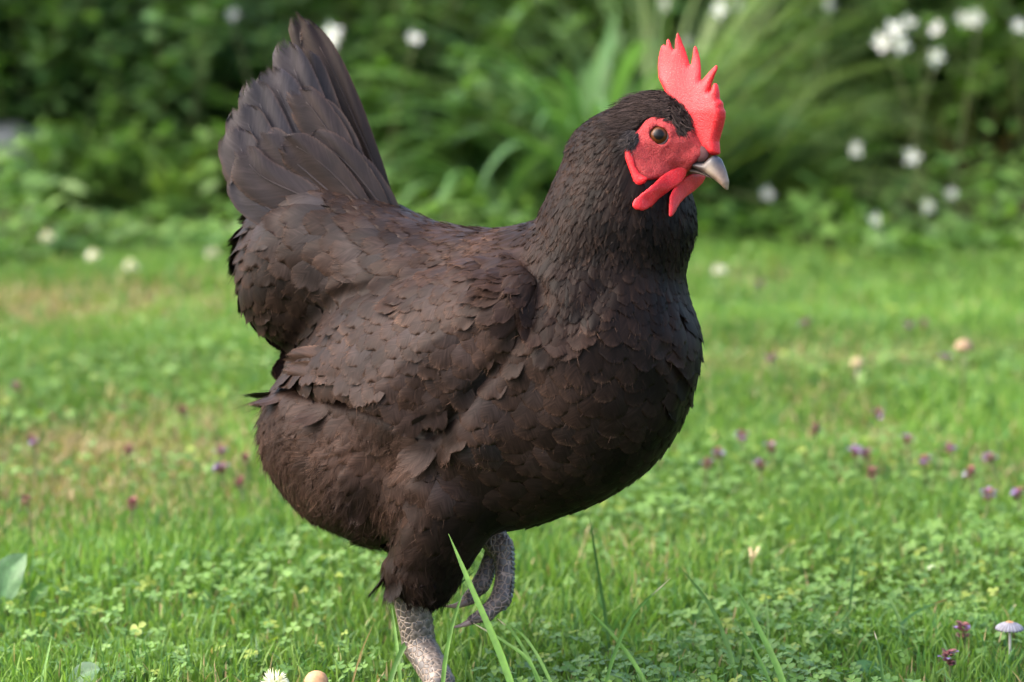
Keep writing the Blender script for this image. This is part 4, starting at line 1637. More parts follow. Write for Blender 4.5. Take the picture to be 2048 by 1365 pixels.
def clovers(n, xr, yr, size, keepf=None, rr=rng):
    x, y = rr.uniform(*xr, n), rr.uniform(*yr, n)
    k = 0.6 * noise2(x, y, 5, 4) + 0.35 * noise2(x, y, 17, 3) + 0.25 * rr.random(n) > 0.635
    k &= rr.random(n) > dryness(x, y)
    if keepf is not None:
        k &= keepf(x, y)
    x, y = x[k], y[k]
    n = len(x)
    acc = Acc()
    h = rr.uniform(.005, .018, n)
    sz = rr.uniform(*size, n)
    ctr = np.stack([x, y, gz(x, y) + h], 1)
    nor = unit(np.stack([rr.normal(0, .38, n), rr.normal(-.15, .38, n), np.ones(n)], 1))
    e1 = unit(np.cross(nor, [0.2, 1.0, 0.1]))
    e2 = np.cross(nor, e1)
    a0 = rr.uniform(0, 6.28, n)
    col = np.array([.062, .135, .022]) + rr.random((n, 1)) * np.array([.045, .060, .014])
    col = np.where(rr.random((n, 1)) < .08, np.array([.16, .21, .03]), col)
    lx = np.array([0, .45, .9, 1.0, .9, .45, .5])
    ly = np.array([0, .42, .40, 0, -.40, -.42, 0])
    lz = np.array([0, .06, .04, -.03, .04, .06, -.05])
    Vs = []
    for m in range(3):
        a = a0 + m * 2 * np.pi / 3
        dx = e1 * np.cos(a)[:, None] + e2 * np.sin(a)[:, None]
        dy = -e1 * np.sin(a)[:, None] + e2 * np.cos(a)[:, None]
        Vs.append(ctr[:, None] + sz[:, None, None] * (dx[:, None] * lx[None, :, None] + dy[:, None] * ly[None, :, None] + nor[:, None] * lz[None, :, None]))
    V = np.stack(Vs, 1).reshape(-1, 3)
    f = np.array([(6, 0, 5), (6, 5, 4), (6, 4, 3), (6, 3, 2), (6, 2, 1), (6, 1, 0)])
    Fc = (f[None] + (np.arange(n * 3) * 7)[:, None, None]).reshape(-1, 3)
    C = np.repeat(np.repeat(col, 3, 0), 7, 0) * np.tile(np.array([1.15, 1, 1, .95, 1, 1, 1.1]), n * 3)[:, None]
    U = np.zeros((len(V), 3))
    return V, Fc, C


acc = Acc()
for args in ((15000, (-.56, .56), (1.75, 2.75), (.0030, .0068), lambda x, y: in_view(x, y) & open_ground(x, y)),
             (15000, (-.75, .75), (2.75, 3.7), (.003, .0058), lambda x, y: in_view(x, y)),
             (10000, (-1, 1), (3.7, 4.8), (.0035, .007), lambda x, y: in_view(x, y) & in_lawn(x, y))):
    V, Fc, C = clovers(*args[:4], keepf=args[4])
    acc.add(V, Fc, C)
o_ = acc.build('clover', M_CLOVER)
tag(o_, 'green clover leaves spread through the lawn grass', None, None, 'stuff')


# ------------------------------------------------------------------ leaves in bulk
def leafmesh(P, D, N, L, W, col, fold=0.25, droop=0.2):
    """lanceolate leaves, six points and six triangles each"""
    n = len(P)
    D, N = unit(D), unit(N)
    sd = unit(np.cross(D, N))
    N = np.cross(sd, D)
    V = np.zeros((n, 7, 3))
    L_, W_ = L[:, None], W[:, None] / 2
    dz = np.array([0, 0, -1.0])
    def pt(t, s, up):
        return P + D * (L_ * t) + sd * (W_ * s) + N * (W_ * up) + dz * (L_ * droop * t * t)
    V[:, 0] = pt(0, 0, 0)
    V[:, 1], V[:, 2], V[:, 3] = pt(.33, -1, fold), pt(.33, 0, -fold * .3), pt(.33, 1, fold)
    V[:, 4], V[:, 5] = pt(.70, -.72, fold), pt(.70, .72, fold)
    V[:, 6] = pt(1.0, 0, 0)
    f = np.array([(0, 1, 2), (0, 2, 3), (1, 4, 2), (2, 4, 5), (2, 5, 3), (4, 6, 5)])
    Fc = (f[None] + (np.arange(n) * 7)[:, None, None]).reshape(-1, 3)
    return V.reshape(-1, 3), Fc, np.repeat(col, 7, 0)


def shrub_geometry(h, r, nst, lpl, leafL, leafW, c0, c1, lean=0.5, rr=rng):
    """stems with pairs of leaves; returns stem and foliage arrays about the origin"""
    sacc, P, D, N, L, W = Acc(), [], [], [], [], []
    for k in range(nst):
        a, q = rr.uniform(0, 6.28), math.sqrt(rr.random())
        b = np.array([math.cos(a) * q * r * .55, math.sin(a) * q * r * .55, 0.0])
        hh = h * rr.uniform(.45, 1.0) * (1 - .25 * q)
        tip = b + np.array([math.cos(a) * q * r * lean + rr.normal(0, r * .15), math.sin(a) * q * r * lean + rr.normal(0, r * .15), hh])
        midp = (b + tip) / 2 + np.array([0, 0, hh * .08])
        cp = curve([b, midp, tip], 8)
        V, Fc = tube(cp, np.linspace(.0030, .0012, 8), 4, cap=False)
        sacc.add(V, Fc)
        ts = rr.uniform(.10, 1.0, lpl)
        i = ts * 6.999
        i0 = i.astype(int)
        pos = cp[i0] + (cp[np.minimum(i0 + 1, 7)] - cp[i0]) * (i - i0)[:, None]
        aa = rr.uniform(0, 6.28, lpl)
        up = rr.uniform(-.1, .8, lpl)
        P.append(pos)
        D.append(np.stack([np.cos(aa), np.sin(aa), up], 1))
        N.append(np.stack([rr.normal(0, .3, lpl), rr.normal(0, .3, lpl), np.ones(lpl)], 1))
        L.append(rr.uniform(.6, 1.15, lpl) * leafL)
        W.append(rr.uniform(.7, 1.15, lpl) * leafW)
    P, D, N, L, W = map(np.concatenate, (P, D, N, L, W))
    k = rr.random((len(P), 1)) ** 1.2
    col = np.asarray(c0) + (np.asarray(c1) - np.asarray(c0)) * k
    return sacc, leafmesh(P, D, N, L, W, col)


G_DARK, G_MID, G_BRIGHT, G_BLUE = (.048, .110, .022), (.095, .185, .042), (.095, .170, .030), (.055, .120, .060)
SHRUBS = [shrub_geometry(.62, .30, 52, 46, .055, .018, G_DARK, G_MID),
          shrub_geometry(.58, .30, 60, 40, .050, .013, (.058, .130, .024), (.12, .215, .048)),
          shrub_geometry(.66, .30, 56, 44, .060, .020, (.055, .125, .034), (.115, .205, .068)),
          shrub_geometry(.34, .26, 44, 34, .055, .022, (.045, .11, .02), (.10, .19, .035))]
SH_MESH = []


def place_shrub(kind, name, label, x, y, z, rz, sc, group):
    if len(SH_MESH) <= kind:
        pass
    o = thing(name, label, 'shrub', (x, y, z), group)
    o.rotation_euler = (0, 0, rz)
    o.scale = (sc, sc, sc)
    for nm, me in MESHES[kind]:
        ch = bpy.data.objects.new(nm, me)
        COL.objects.link(ch)
        ch.parent = o
    return o


MESHES = []
for sacc, (V, Fc, C) in SHRUBS:
    st = sacc.build('stem', M_STEM)
    fo = mk('foliage', V, Fc, M_LEAF, col=C, smooth=False)
    MESHES.append([('stem', st.data), ('foliage', fo.data)])
    bpy.data.objects.remove(st)
    bpy.data.objects.remove(fo)


def bx_(px, depth):
    return (px - 1024) / F * depth


GRP = 'leafy shrubs of the border behind the lawn'
for kind, label, px, dep, rz, sc in (
        (0, 'dark green leafy shrub at the far left edge of the border', 60, 5.15, .3, 1.0),
        (2, 'dense dark green shrub behind and left of the hen tail', 330, 5.05, 1.4, 1.05),
        (1, 'narrow-leaved green shrub directly behind the hen tail', 600, 5.10, 2.2, 1.0),
        (0, 'dark shrub under the two bright white flowers right of the tail', 800, 5.35, 3.5, 1.05),
        (3, 'low bright green plant in the gap above the back of the hen', 930, 4.95, .9, 1.0),
        (1, 'green leafy shrub behind the neck of the hen', 1130, 5.30, 4.2, 1.1),
        (2, 'mid green shrub behind the comb and the beak', 1480, 5.20, 5.2, 1.05),
        (1, 'green shrub below the large white flower cluster at upper right', 1740, 5.15, 2.9, 1.05),
        (0, 'dark green shrub at the right edge of the border', 2010, 5.10, 1.9, 1.05),
        (2, 'green shrub between the comb and the large white flower cluster', 1610, 5.30, .7, 1.1),
        (1, 'green shrub behind the star shaped white flower at right', 1890, 5.25, 3.9, 1.1),
        (2, 'leafy green shrub left of the hen tail behind the low plant', 190, 5.2, 4.9, 1.1),
        (3, 'low bright leafy plant at the left foot of the border', 215, 4.78, 2.1, .62),
        (3, 'low leafy plant at the border foot right of the beak', 1560, 4.80, 4.4, .60)):
    x_ = bx_(px, dep)
    y_ = dep * FWD[1]
    place_shrub(kind, 'shrub', label, x_, y_, float(gz(x_, y_)) + .02, rz, sc, GRP)

# the mass of border planting behind them and beside the view
acc = Acc()
cells = []
for yb in (5.45, 5.9, 6.4, 7.0):
    for xb in np.arange(-3.6, 3.61, .42):
        cells.append((xb + rng.uniform(-.12, .12), yb + rng.uniform(-.12, .12), rng.uniform(.95, 1.3) * (1.0 + (yb - 5.2) * .35)))
for yb in (4.85, 5.2):
    for xb in list(np.arange(-3.6, -1.0, .42)) + list(np.arange(1.05, 3.6, .42)):
        cells.append((xb, yb + rng.uniform(-.1, .1), rng.uniform(.8, 1.1)))
for xb, yb, sc in cells:
    sacc, (V, Fc, C) = SHRUBS[int(rng.integers(0, 3))]
    a = rng.uniform(0, 6.28)
    Rm = np.array([[math.cos(a), -math.sin(a), 0], [math.sin(a), math.cos(a), 0], [0, 0, 1]])
    acc.add(V @ Rm.T * sc + np.array([xb, yb, .02]), Fc, C * rng.uniform(.75, 1.15))
tag(acc.build('shrubbery', M_LEAF, smooth=False), 'dense green shrubbery filling the back of the border', None, None, 'stuff')


# low leaves along the foot of the border
acc = Acc()
n = 9000
gx = rng.uniform(-2.6, 2.6, n)
gy = bed_edge(gx) + np.abs(rng.normal(0.0, .20, n)) - .06
gh = rng.uniform(.01, .11, n) * (0.15 + 1.5 * noise2(gx, gy, 6, 2) ** 1.5) * np.clip((gy - bed_edge(gx) + .1) / .2, .3, 1)
a_ = rng.uniform(0, 6.28, n)
V, Fc, C = leafmesh(np.stack([gx, gy, gz(gx, gy) + gh], 1), np.stack([np.cos(a_), np.sin(a_), rng.uniform(-.1, 1.0, n)], 1),
                    np.stack([rng.normal(0, .3, n), rng.normal(-.2, .3, n), np.ones(n)], 1), rng.uniform(.02, .06, n), rng.uniform(.008, .022, n),
                    np.array([.045, .115, .018]) + rng.random((n, 1)) * np.array([.08, .11, .028]))
acc.add(V, Fc, C)
tag(acc.build('ground_cover', M_LEAF, smooth=False), 'low green leaves along the foot of the border', None, None, 'stuff')


# ---- arching clumps of long leaves
def strap_leaves(base, n, Lr, wr, spread, c0, c1, az=None, arch=1.0, rr=rng):
    acc = Acc()
    for k in range(n):
        a = rr.uniform(0, 6.28) if az is None else rr.normal(az[int(rr.integers(0, len(az)))], .38)
        L_ = rr.uniform(*Lr)
        e0 = rr.uniform(*spread)
        m = 11
        pts = [np.array([math.cos(a) * .03 * rr.random(), math.sin(a) * .03 * rr.random(), 0]) + base]
        el = e0
        for q in range(m - 1):
            el -= arch * rr.uniform(.6, 1.2) * (q + 1) / m * .30
            pts.append(pts[-1] + L_ / (m - 1) * np.array([math.cos(a) * math.cos(el), math.sin(a) * math.cos(el), math.sin(el)]))
        pts = np.array(pts)
        T = unit(np.gradient(pts, axis=0))
        sd = unit(np.cross(T, [0, 0, 1.0]) + 1e-6)
        w = rr.uniform(*wr) * np.interp(np.linspace(0, 1, m), [0, .3, .7, 1], [.6, 1, .8, .03])
        nn = np.cross(sd, T)
        V = np.stack([pts - sd * w[:, None] / 2 + nn * w[:, None] * .15, pts, pts + sd * w[:, None] / 2 + nn * w[:, None] * .15], 1).reshape(-1, 3)
        q = []
        for i in range(m - 1):
            for j in range(2):
                b = i * 3 + j
                q.append((b, b + 1, b + 4, b + 3))
        cl = np.asarray(c0) + (np.asarray(c1) - np.asarray(c0)) * rr.random()
        acc.add(V, tri(q), cl)
    return acc


def clump(name, label, px, dep, n, Lr, wr, spread, c0, c1, az=None, arch=1.0, cat='ornamental grass'):
    x_, y_ = bx_(px, dep), dep * FWD[1]
    b = np.array([x_, y_, float(gz(x_, y_)) + .02])
    o = thing(name, label, cat, b)
    a_ = strap_leaves(b, n, Lr, wr, spread, c0, c1, az, arch)
    a_.build('leaves', M_LEAF, o, b)
    return o


clump('ornamental_grass', 'arching fan of long thin green leaves behind the red comb', 1300, 4.66, 120, (.40, .80), (.003, .006), (.7, 1.45), (.08, .145, .04), (.15, .21, .07), az=[.2, .1, 2.9, -.6, 1.5], arch=.9)
clump('daylily', 'clump of broad strap leaves left of the hen neck', 1180, 4.74, 60, (.30, .52), (.014, .022), (.8, 1.4), (.06, .14, .045), (.10, .20, .06), arch=1.0, cat='plant')
clump('daylily', 'low clump of drooping strap leaves above the hen back', 985, 4.70, 40, (.20, .34), (.012, .018), (.5, 1.2), (.06, .14, .035), (.10, .19, .06), arch=1.2, cat='plant')
clump('ornamental_grass', 'low arching grass with thin leaves right of the beak', 1470, 4.68, 70, (.25, .50), (.005, .008), (.4, 1.1), (.07, .13, .03), (.13, .19, .06), az=[.05, .4, -.3], arch=1.0)
clump('dry_grass_tuft', 'tuft of brown dry stems below the white flowers at right', 1930, 4.95, 30, (.12, .24), (.003, .005), (1.0, 1.5), (.10, .075, .035), (.19, .135, .07), arch=.5, cat='dry grass')
clump('grass_tuft', 'tuft of long grass at the left foot of the border', 340, 4.70, 70, (.10, .22), (.004, .007), (.8, 1.4), (.07, .14, .03), (.14, .21, .05), arch=.8, cat='grass tuft')

# ---- stone by the left edge
acc = Acc()
V, Fc = lathe([(.001, .11), (.05, .105), (.09, .08), (.11, .04), (.115, 0), (.10, -.03)], np.array([0, 0, 0]), [0.02, 0, 1], 18)
V = V * (1 + .18 * (rng.random((len(V), 1)) - .5)) * np.array([.75, .6, .55])
sp_ = np.array([bx_(10, 4.95), 4.95 * FWD[1] - .02, .04])
M_STONE = simple_material('stone', (.08, .085, .08), (.19, .19, .18), 40, .9, .5, .2, .006)
o_ = mk('stone', V + sp_ + np.array([0, 0, .05]), Fc, M_STONE, org=sp_)
tag(o_, 'grey rounded stone half hidden in the border at the left edge', 'stone')


# ------------------------------------------------------------------ white border flowers
def petal_mesh(acc, ctr, nor, n, L, W, col, cup=.3, rr=rng):
    nor = unit(nor)
    e1 = unit(np.cross(nor, [.3, .2, .9]))
    e2 = np.cross(nor, e1)
    a = rr.uniform(0, 6.28) + np.arange(n) * 2 * np.pi / n + rr.normal(0, .12, n)
    D = e1[None] * np.cos(a)[:, None] + e2[None] * np.sin(a)[:, None] + nor[None] * cup
    V, Fc, C = leafmesh(np.repeat(ctr[None], n, 0), D, np.repeat(nor[None], n, 0), rr.uniform(.85, 1.1, n) * L, np.full(n, W), np.repeat(np.asarray(col)[None], n, 0), .2, .05)
    acc.add(V, Fc, C)


FLOWERS = [
    (683, 48, 4.55, 2, 0.0221, 'large bright white flower cluster just right of the tail tip', 1.0),
    (828, 77, 4.60, 1, 0.0175, 'smaller white flower right of the large cluster near the tail', 1.0),
    (465, 30, 4.72, 1, 0.0166, 'dim white flower left of the tail tip', .6),
    (850, 240, 4.85, 1, 0.0147, 'faded pale flower above the slope of the hen back', .38),
    (738, 262, 4.95, 1, 0.0147, 'greyish faded flower close to the tail coverts', .33),
    (1330, 6, 4.75, 1, 0.0166, 'white flower cut by the top edge above the comb', .7),
    (1437, 20, 4.60, 1, 0.0202, 'bright white flower at the top right of the comb', 1.0),
    (1474, 10, 4.75, 1, 0.0166, 'pale flower beside the bright white one right of the comb', .6),
    (1374, 84, 4.90, 1, 0.0147, 'pale blurred flower right behind the comb points', .6),
    (1236, 72, 4.95, 1, 0.0129, 'small beige faded flower left of the comb', .3),
    (1655, 10, 4.70, 1, 0.0184, 'white flower at the top edge between the comb and the right cluster', .65),
    (1780, 80, 4.52, 3, 0.0221, 'largest white flower cluster in the upper right of the border', 1.0),
    (1840, 38, 4.60, 2, 0.0184, 'white flower cluster above and right of the largest cluster', .95),
    (1870, 114, 4.52, 1, 0.0221, 'star shaped white flower below and right of the largest cluster', 1.0),
    (1956, 42, 4.60, 3, 0.0193, 'spreading white flower cluster near the top right corner', .9),
    (2038, 54, 4.58, 1, 0.0184, 'white flower cut by the right edge of the picture', .95),
    (1712, 299, 4.52, 1, 0.0166, 'round white flower left in the lower pair right of the beak', 1.0),
    (1822, 314, 4.50, 1, 0.0193, 'round white flower right in the lower pair beside the brown stems', 1.0),
    (1534, 388, 4.55, 1, 0.0166, 'single white flower low in the border just right of the beak tip', .85),
    (1853, 410, 4.46, 1, 0.0193, 'squarish white flower low in the border at right', 1.0),
    (1901, 387, 4.55, 1, 0.0147, 'small white flower beside the squarish one at right', .95),
    (1750, 440, 4.44, 1, 0.0175, 'lowest white flower touching the lawn edge at right', 1.0),
]
for px, py, dep, nb, sz, lab, br in FLOWERS:
    c_ = at_depth(px, py, dep)
    b = np.array([c_[0] + rng.normal(0, .04), c_[1] + rng.uniform(.0, .12), 0.0])
    b[2] = float(gz(b[0], b[1]))
    o = thing('white_flower', lab, 'flower', b, 'white flowers of the border')
    cp = curve([b, (b + c_) / 2 + np.array([rng.normal(0, .02), 0, .03]), c_ - np.array([0, 0, .012])], 10)
    V, Fc = tube(cp, np.linspace(.0022, .0012, 10), 5)
    mk('stem', V, Fc, M_STEM, o, org=b)
    for k in range(nb):
        acc = Acc()
        off = np.array([rng.normal(0, sz * .6), rng.normal(0, sz * .4), rng.normal(0, sz * .5)]) if nb > 1 else np.zeros(3)
        col = np.array([.66, .65, .67]) * (br if br > .5 else br * 1.0)
        petal_mesh(acc, c_ + off, [rng.normal(0, .35), -1, rng.normal(.35, .3)], 5, sz * .78, sz * .36, col, .25)
        petal_mesh(acc, c_ + off + np.array([0, -.002, 0]), [0, -1, .3], 5, sz * .36, sz * .32, col * np.array([.95, .95, .85]), .6)
        acc.build('blossom', M_PETAL, o, b)

# ------------------------------------------------------------------ small plants of the lawn
M_BRACT = attr_material('bract', .6, .2, 0, 300, .3)


def selfheal(px, py, label, size=.013, purple=1.0, hgt=.045):
    d = None
    # head centre at the photo's ray, standing hgt above the lawn
    c_ = ground(px, py, hgt)
    b = np.array([c_[0] + rng.normal(0, .004), c_[1] + rng.normal(0, .004), float(gz(c_[0], c_[1])) - .002])
    o = thing('selfheal_flower', label, 'flower', b, 'small purple flowers in the lawn')
    V, Fc = tube(curve([b, (b + c_) / 2 + np.array([.002, 0, 0]), c_], 6), np.linspace(.0014, .001, 6), 5)
    mk('stem', V, Fc, M_STEM, o, org=b)
    acc = Acc()
    n = 42
    z = rng.uniform(-.5, .55, n)
    a = rng.uniform(0, 6.28, n)
    D = np.stack([np.cos(a), np.sin(a), .5 + rng.normal(0, .2, n)], 1)
    P = c_ + np.stack([np.cos(a) * size * .16, np.sin(a) * size * .16, z * size], 1)
    cb = np.array([.10, .030, .035]) + rng.random((n, 1)) * np.array([.10, .045, .03])
    V, Fc, C = leafmesh(P, D, np.repeat(np.array([[0, 0, 1.]]), n, 0), np.full(n, size * .42), np.full(n, size * .36), cb, .3, .1)
    acc.add(V, Fc, C)
    acc.build('flower_head', M_BRACT, o, b)
    if purple > 0:
        acc = Acc()
        n = max(3, int(7 * purple))
        a = rng.uniform(0, 6.28, n)
        D = np.stack([np.cos(a), np.sin(a), .4 + rng.normal(0, .3, n)], 1)
        P = c_ + np.stack([np.cos(a) * size * .3, np.sin(a) * size * .3, rng.uniform(-.1, .5, n) * size], 1)
        V, Fc, C = leafmesh(P, D, np.repeat(np.array([[0, 0, 1.]]), n, 0), np.full(n, size * .62), np.full(n, size * .5), np.array([.25, .16, .38]) * rng.uniform(.8, 1.2, (n, 1)), .3, .3)
        acc.add(V, Fc, C)
        acc.build('petals', M_PETAL, o, b)


SELFHEAL = [
    (33, 775, 'purple flower head highest in the lawn at the left edge', .6), (65, 885, 'dark purple flower head beside the upper dry patch at left', .7),
    (52, 1003, 'brown seed head on a stem at the left edge above the large leaf', .0), (256, 901, 'brownish flower head in the dry grass left of the hen', .0),
    (365, 823, 'reddish flower head between the dry patch and the hen fluff', .0), (441, 903, 'purple flower head just left of the hen belly', .6),
    (492, 920, 'pinkish flower head almost touching the hen belly', .0), (443, 939, 'pale lilac flower head below the purple one near the hen belly', 1.6),
    (479, 967, 'dull red flower head under the pale lilac one near the belly', .0), (265, 1010, 'brown flower head at the lower rim of the dry patch', .0),
    (1484, 876, 'dark purple flower head nearest right of the hen breast', 1.0), (1437, 908, 'purple flower head close under the breast at right', .9),
    (1415, 930, 'pink flower head closest to the lower breast edge', .2), (1543, 896, 'reddish flower head right of the dark purple one by the breast', .1),
    (1521, 931, 'purple flower head below the reddish one right of the breast', .8), (1757, 829, 'purple and brown flower head alone in the middle of the right lawn', .8),
    (1629, 859, 'dim reddish flower head midway in the right lawn', .2), (1815, 882, 'tall brown flower head with one lilac petal cluster on its left', .4),
    (1710, 906, 'left flower head of the lilac pair in the right lawn', 1.5), (1732, 911, 'right flower head of the lilac pair in the right lawn', 1.6),
    (1899, 901, 'pink purple flower head near the right side of the lawn', 1.2), (1847, 925, 'pale violet flower head below the tall brown one', 1.4),
    (1980, 920, 'violet flower head near the right edge upper row', 1.2), (1744, 950, 'dark red flower head below the lilac pair', .0),
    (1818, 652, 'blurred bluish flower head far off in the right lawn', 1.0), (1847, 648, 'blurred purple flower head beside the bluish one far off', .5),
    (1542, 721, 'blurred row of purple flower heads right of the breast far off', 1.0), (1611, 648, 'blurred lilac flower head far off between breast and mushroom', 1.0),
    (1521, 569, 'farthest purple flower head near the border right of the breast', .8), (1892, 716, 'pink purple flower head left below the pale button mushroom', .8),
    (1978, 992, 'largest purple flower head with brown top at the right edge', 1.4), (2036, 990, 'violet flower head cut by the right edge', 1.2),
    (1941, 948, 'red brown flower head left above the largest purple one', .1), (1927, 1263, 'pink flower head left of the parasol mushroom', .5),
    (1897, 1317, 'low purple flower bud near the bottom right corner', .6)]
for px, py, lab, pu in SELFHEAL:
    near = py > 1200
    selfheal(px, py, lab, .011 if near else .0095, pu, .020 if near else .030)


def clover_flower(px, py, label, r=.010, h=.045, bright=1.0, sharp=False):
    c_ = ground(px, py, h)
    b = np.array([c_[0], c_[1], float(gz(c_[0], c_[1])) - .002])
    o = thing('clover_flower', label, 'flower', b, 'white clover heads in the lawn')
    V, Fc = tube([b, (b + c_) / 2, c_ - np.array([0, 0, r * .5])], [.0012, .001, .0009], 5)
    mk('stem', V, Fc, M_STEM, o, org=b)
    n = 110 if sharp else 46
    v = unit(rng.normal(0, 1, (n, 3)))
    v = v[v[:, 2] > -.55]
    n = len(v)
    col = np.array([.80, .76, .74]) * bright * rng.uniform(.8, 1.1, (n, 1))
    acc = Acc()
    V, Fc, C = leafmesh(c_ + v * r * .35, v + np.array([0, 0, .45]), np.cross(v, [.2, .9, .1]), np.full(n, r * .75), np.full(n, r * (.22 if sharp else .4)), col, .4, .0)
    acc.add(V, Fc, C)
    acc.build('florets', M_PETAL, o, b)


clover_flower(549, 1366, 'white clover head cut by the bottom edge left of the tan mushroom', .0095, .03, 1.0, True)
for px, py, lab, br in ((95, 478, 'leftmost white clover head on the lawn below the border', .8), (187, 514, 'middle white clover head of the row at the left lawn edge', .9),
                        (262, 535, 'pale clover head right and lowest in the row at the left lawn edge', .85), (160, 383, 'white clover head in the low plants of the border at left', .7),
                        (425, 510, 'whitish clover head just left of the hen saddle', .6), (1440, 543, 'single white clover head right of the hen neck base', .8)):
    clover_flower(px, py, lab, .011, .04, br)

# ---- mushrooms
def mushroom_mat(name, a, b):
    return simple_material(name, a, b, 220, .6, .2, .25, .001)


# pleated parasol at the right edge
c_ = ground(2019, 1254, .032)
b = np.array([c_[0], c_[1], 0.0])
b[2] = float(gz(b[0], b[1]))
o = thing('parasol_mushroom', 'small grey pleated parasol mushroom at the right edge of the lawn', 'mushroom', b)
sides = 44
ang = np.linspace(0, 2 * np.pi, sides, endpoint=False)
pr = [(.0002, .0042), (.0022, .0040), (.0036, .0032), (.0060, .0019), (.0085, .0004), (.0102, -.0014), (.0098, -.0018), (.006, -.0004), (.0016, .0008)]
V, C = [], []
for k, (r_, z_) in enumerate(pr):
    for j, a_ in enumerate(ang):
        pl = (1 if j % 2 else -1) * .0006 * np.clip((r_ - .0035) / .004, 0, 1)
        V.append(c_ + np.array([math.cos(a_) * r_, math.sin(a_) * r_, z_ + pl]))
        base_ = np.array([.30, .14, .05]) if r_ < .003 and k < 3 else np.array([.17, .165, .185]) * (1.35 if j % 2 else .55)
        C.append(base_)
q = []
for k in range(len(pr) - 1):
    for j in range(sides):
        a_, d_ = k * sides + j, k * sides + (j + 1) % sides
        q.append((a_, a_ + sides, d_ + sides, d_))
M_CAP = attr_material('mushroom_cap', .6, .2, 0, 300, .15)
mk('cap', V, tri(q), M_CAP, o, col=np.array(C), org=b, smooth=False)
V, Fc = tube(curve([b, (b + c_) / 2 + np.array([.0008, 0, 0]), c_ + np.array([0, 0, .001])], 6), np.linspace(.0013, .0010, 6), 8)
mk('stalk', V, Fc, mushroom_mat('mushroom_stalk', (.26, .25, .22), (.36, .34, .31)), o, org=b)


def button(px, py, label, r, h, col, name='button_mushroom'):
    c_ = ground(px, py, h)
    b = np.array([c_[0], c_[1], float(gz(c_[0], c_[1]))])
    o = thing(name, label, 'mushroom', b)
    V, Fc = lathe([(r * .02, r * .78), (r * .35, r * .74), (r * .7, r * .52), (r * .95, r * .12), (r, -.12 * r), (r * .9, -.28 * r), (r * .3, -.2 * r)], c_, [.05, -.05, 1], 22)
    V = V + (noise2(V[:, 0], V[:, 2], 160, 1)[:, None] - .5) * r * .16
    mk('cap', V, Fc, M_CAP, o, col=np.asarray(col), org=b)
    V, Fc = tube([b, (b + c_) / 2, c_], [r * .22, r * .17, r * .16], 9) if r < .0105 else tube([b, (b + c_) / 2, c_], [.0013, .0011, .0011], 7)
    mk('stalk', V, Fc, bpy.data.materials['mushroom_stalk'] if r < .0095 else M_STEM, o, org=b)


button(632, 1362, 'tan mushroom cap cut by the bottom edge left of the hen leg', .0085, .022, (.34, .19, .10))
button(1928, 694, 'pale button mushroom on a thin stalk far in the right lawn', .0100, .07, (.19, .13, .075))
button(1716, 727, 'small pale mushroom in the dry grass right of the breast', .0085, .03, (.20, .16, .085))

# ---- broad leaves
def broad_leaf(name, pts, width, label, col, depth_add=0.0, roll=0.25):
    """one leaf along photo points; the first point stands on the ground"""
    b = ground(*pts[0])
    d = (b - CAM) @ FWD
    ctr = curve([at_depth(x, y, d + depth_add * i / (len(pts) - 1)) for i, (x, y) in enumerate(pts)], 14)
    T = unit(np.gradient(ctr, axis=0))
    nrm = unit(TOW + UP * roll)
    sd = unit(np.cross(nrm, T))
    nn = np.cross(T, sd)
    t = np.linspace(0, 1, 14)
    pf = np.interp(t, [0, .15, .4, .7, .9, 1.0], [.12, .35, .85, 1.0, .6, .05])
    s = np.linspace(-1, 1, 9)
    V = (ctr[:, None] + sd[:, None] * (s[None, :, None] * pf[:, None, None] * width / S / 2)
         + nn[:, None] * ((np.abs(s)[None, :] * .28 + .05 * np.sin(s[None] * 9 + t[:, None] * 11)) * pf[:, None] * width / S / 2)[..., None]).reshape(-1, 3)
    U = np.stack([np.tile(s, 14), np.repeat(t, 9), np.zeros(126)], 1)
    C = np.broadcast_to(np.asarray(col), (126, 3)) * (1 + .45 * np.clip((.12 - np.abs(U[:, :1])) / .12, 0, 1))
    o = mk(name, V, quads(14, 9), M_BROAD, col=C, fuv=U, org=b)
    tag(o, label, 'leaf')
    return o


broad_leaf('broad_leaf', [(8, 1222), (8, 1190), (18, 1150), (52, 1108)], 78, 'large blue green leaf standing at the left edge of the lawn', (.085, .165, .075), roll=.4)
broad_leaf('broad_leaf', [(60, 1218), (70, 1196), (84, 1180), (96, 1172)], 34, 'small round green leaf right of the large leaf at the left edge', (.07, .16, .03))
broad_leaf('broad_leaf', [(128, 1400), (152, 1372), (175, 1350), (200, 1338)], 62, 'broad green leaf cut by the bottom edge at left', (.045, .11, .045), roll=1.2)
broad_leaf('broad_leaf', [(205, 1385), (225, 1366), (245, 1356), (268, 1352)], 38, 'pale green leaf at the bottom edge right of the broad one', (.085, .17, .06), roll=1.2)
broad_leaf('broad_leaf', [(590, 1148), (602, 1130), (625, 1112), (645, 1102)], 24, 'light green slanting leaf left below the hen belly', (.12, .22, .055))
broad_leaf('broad_leaf', [(1690, 1350), (1715, 1335), (1745, 1340), (1760, 1352)], 36, 'dark green lobed leaf near the bottom right', (.04, .12, .03), roll=1.0)
broad_leaf('broad_leaf', [(1783, 1324), (1795, 1315), (1805, 1305), (1812, 1298)], 20, 'bright green leaf standing among the grass at lower right', (.10, .20, .03))


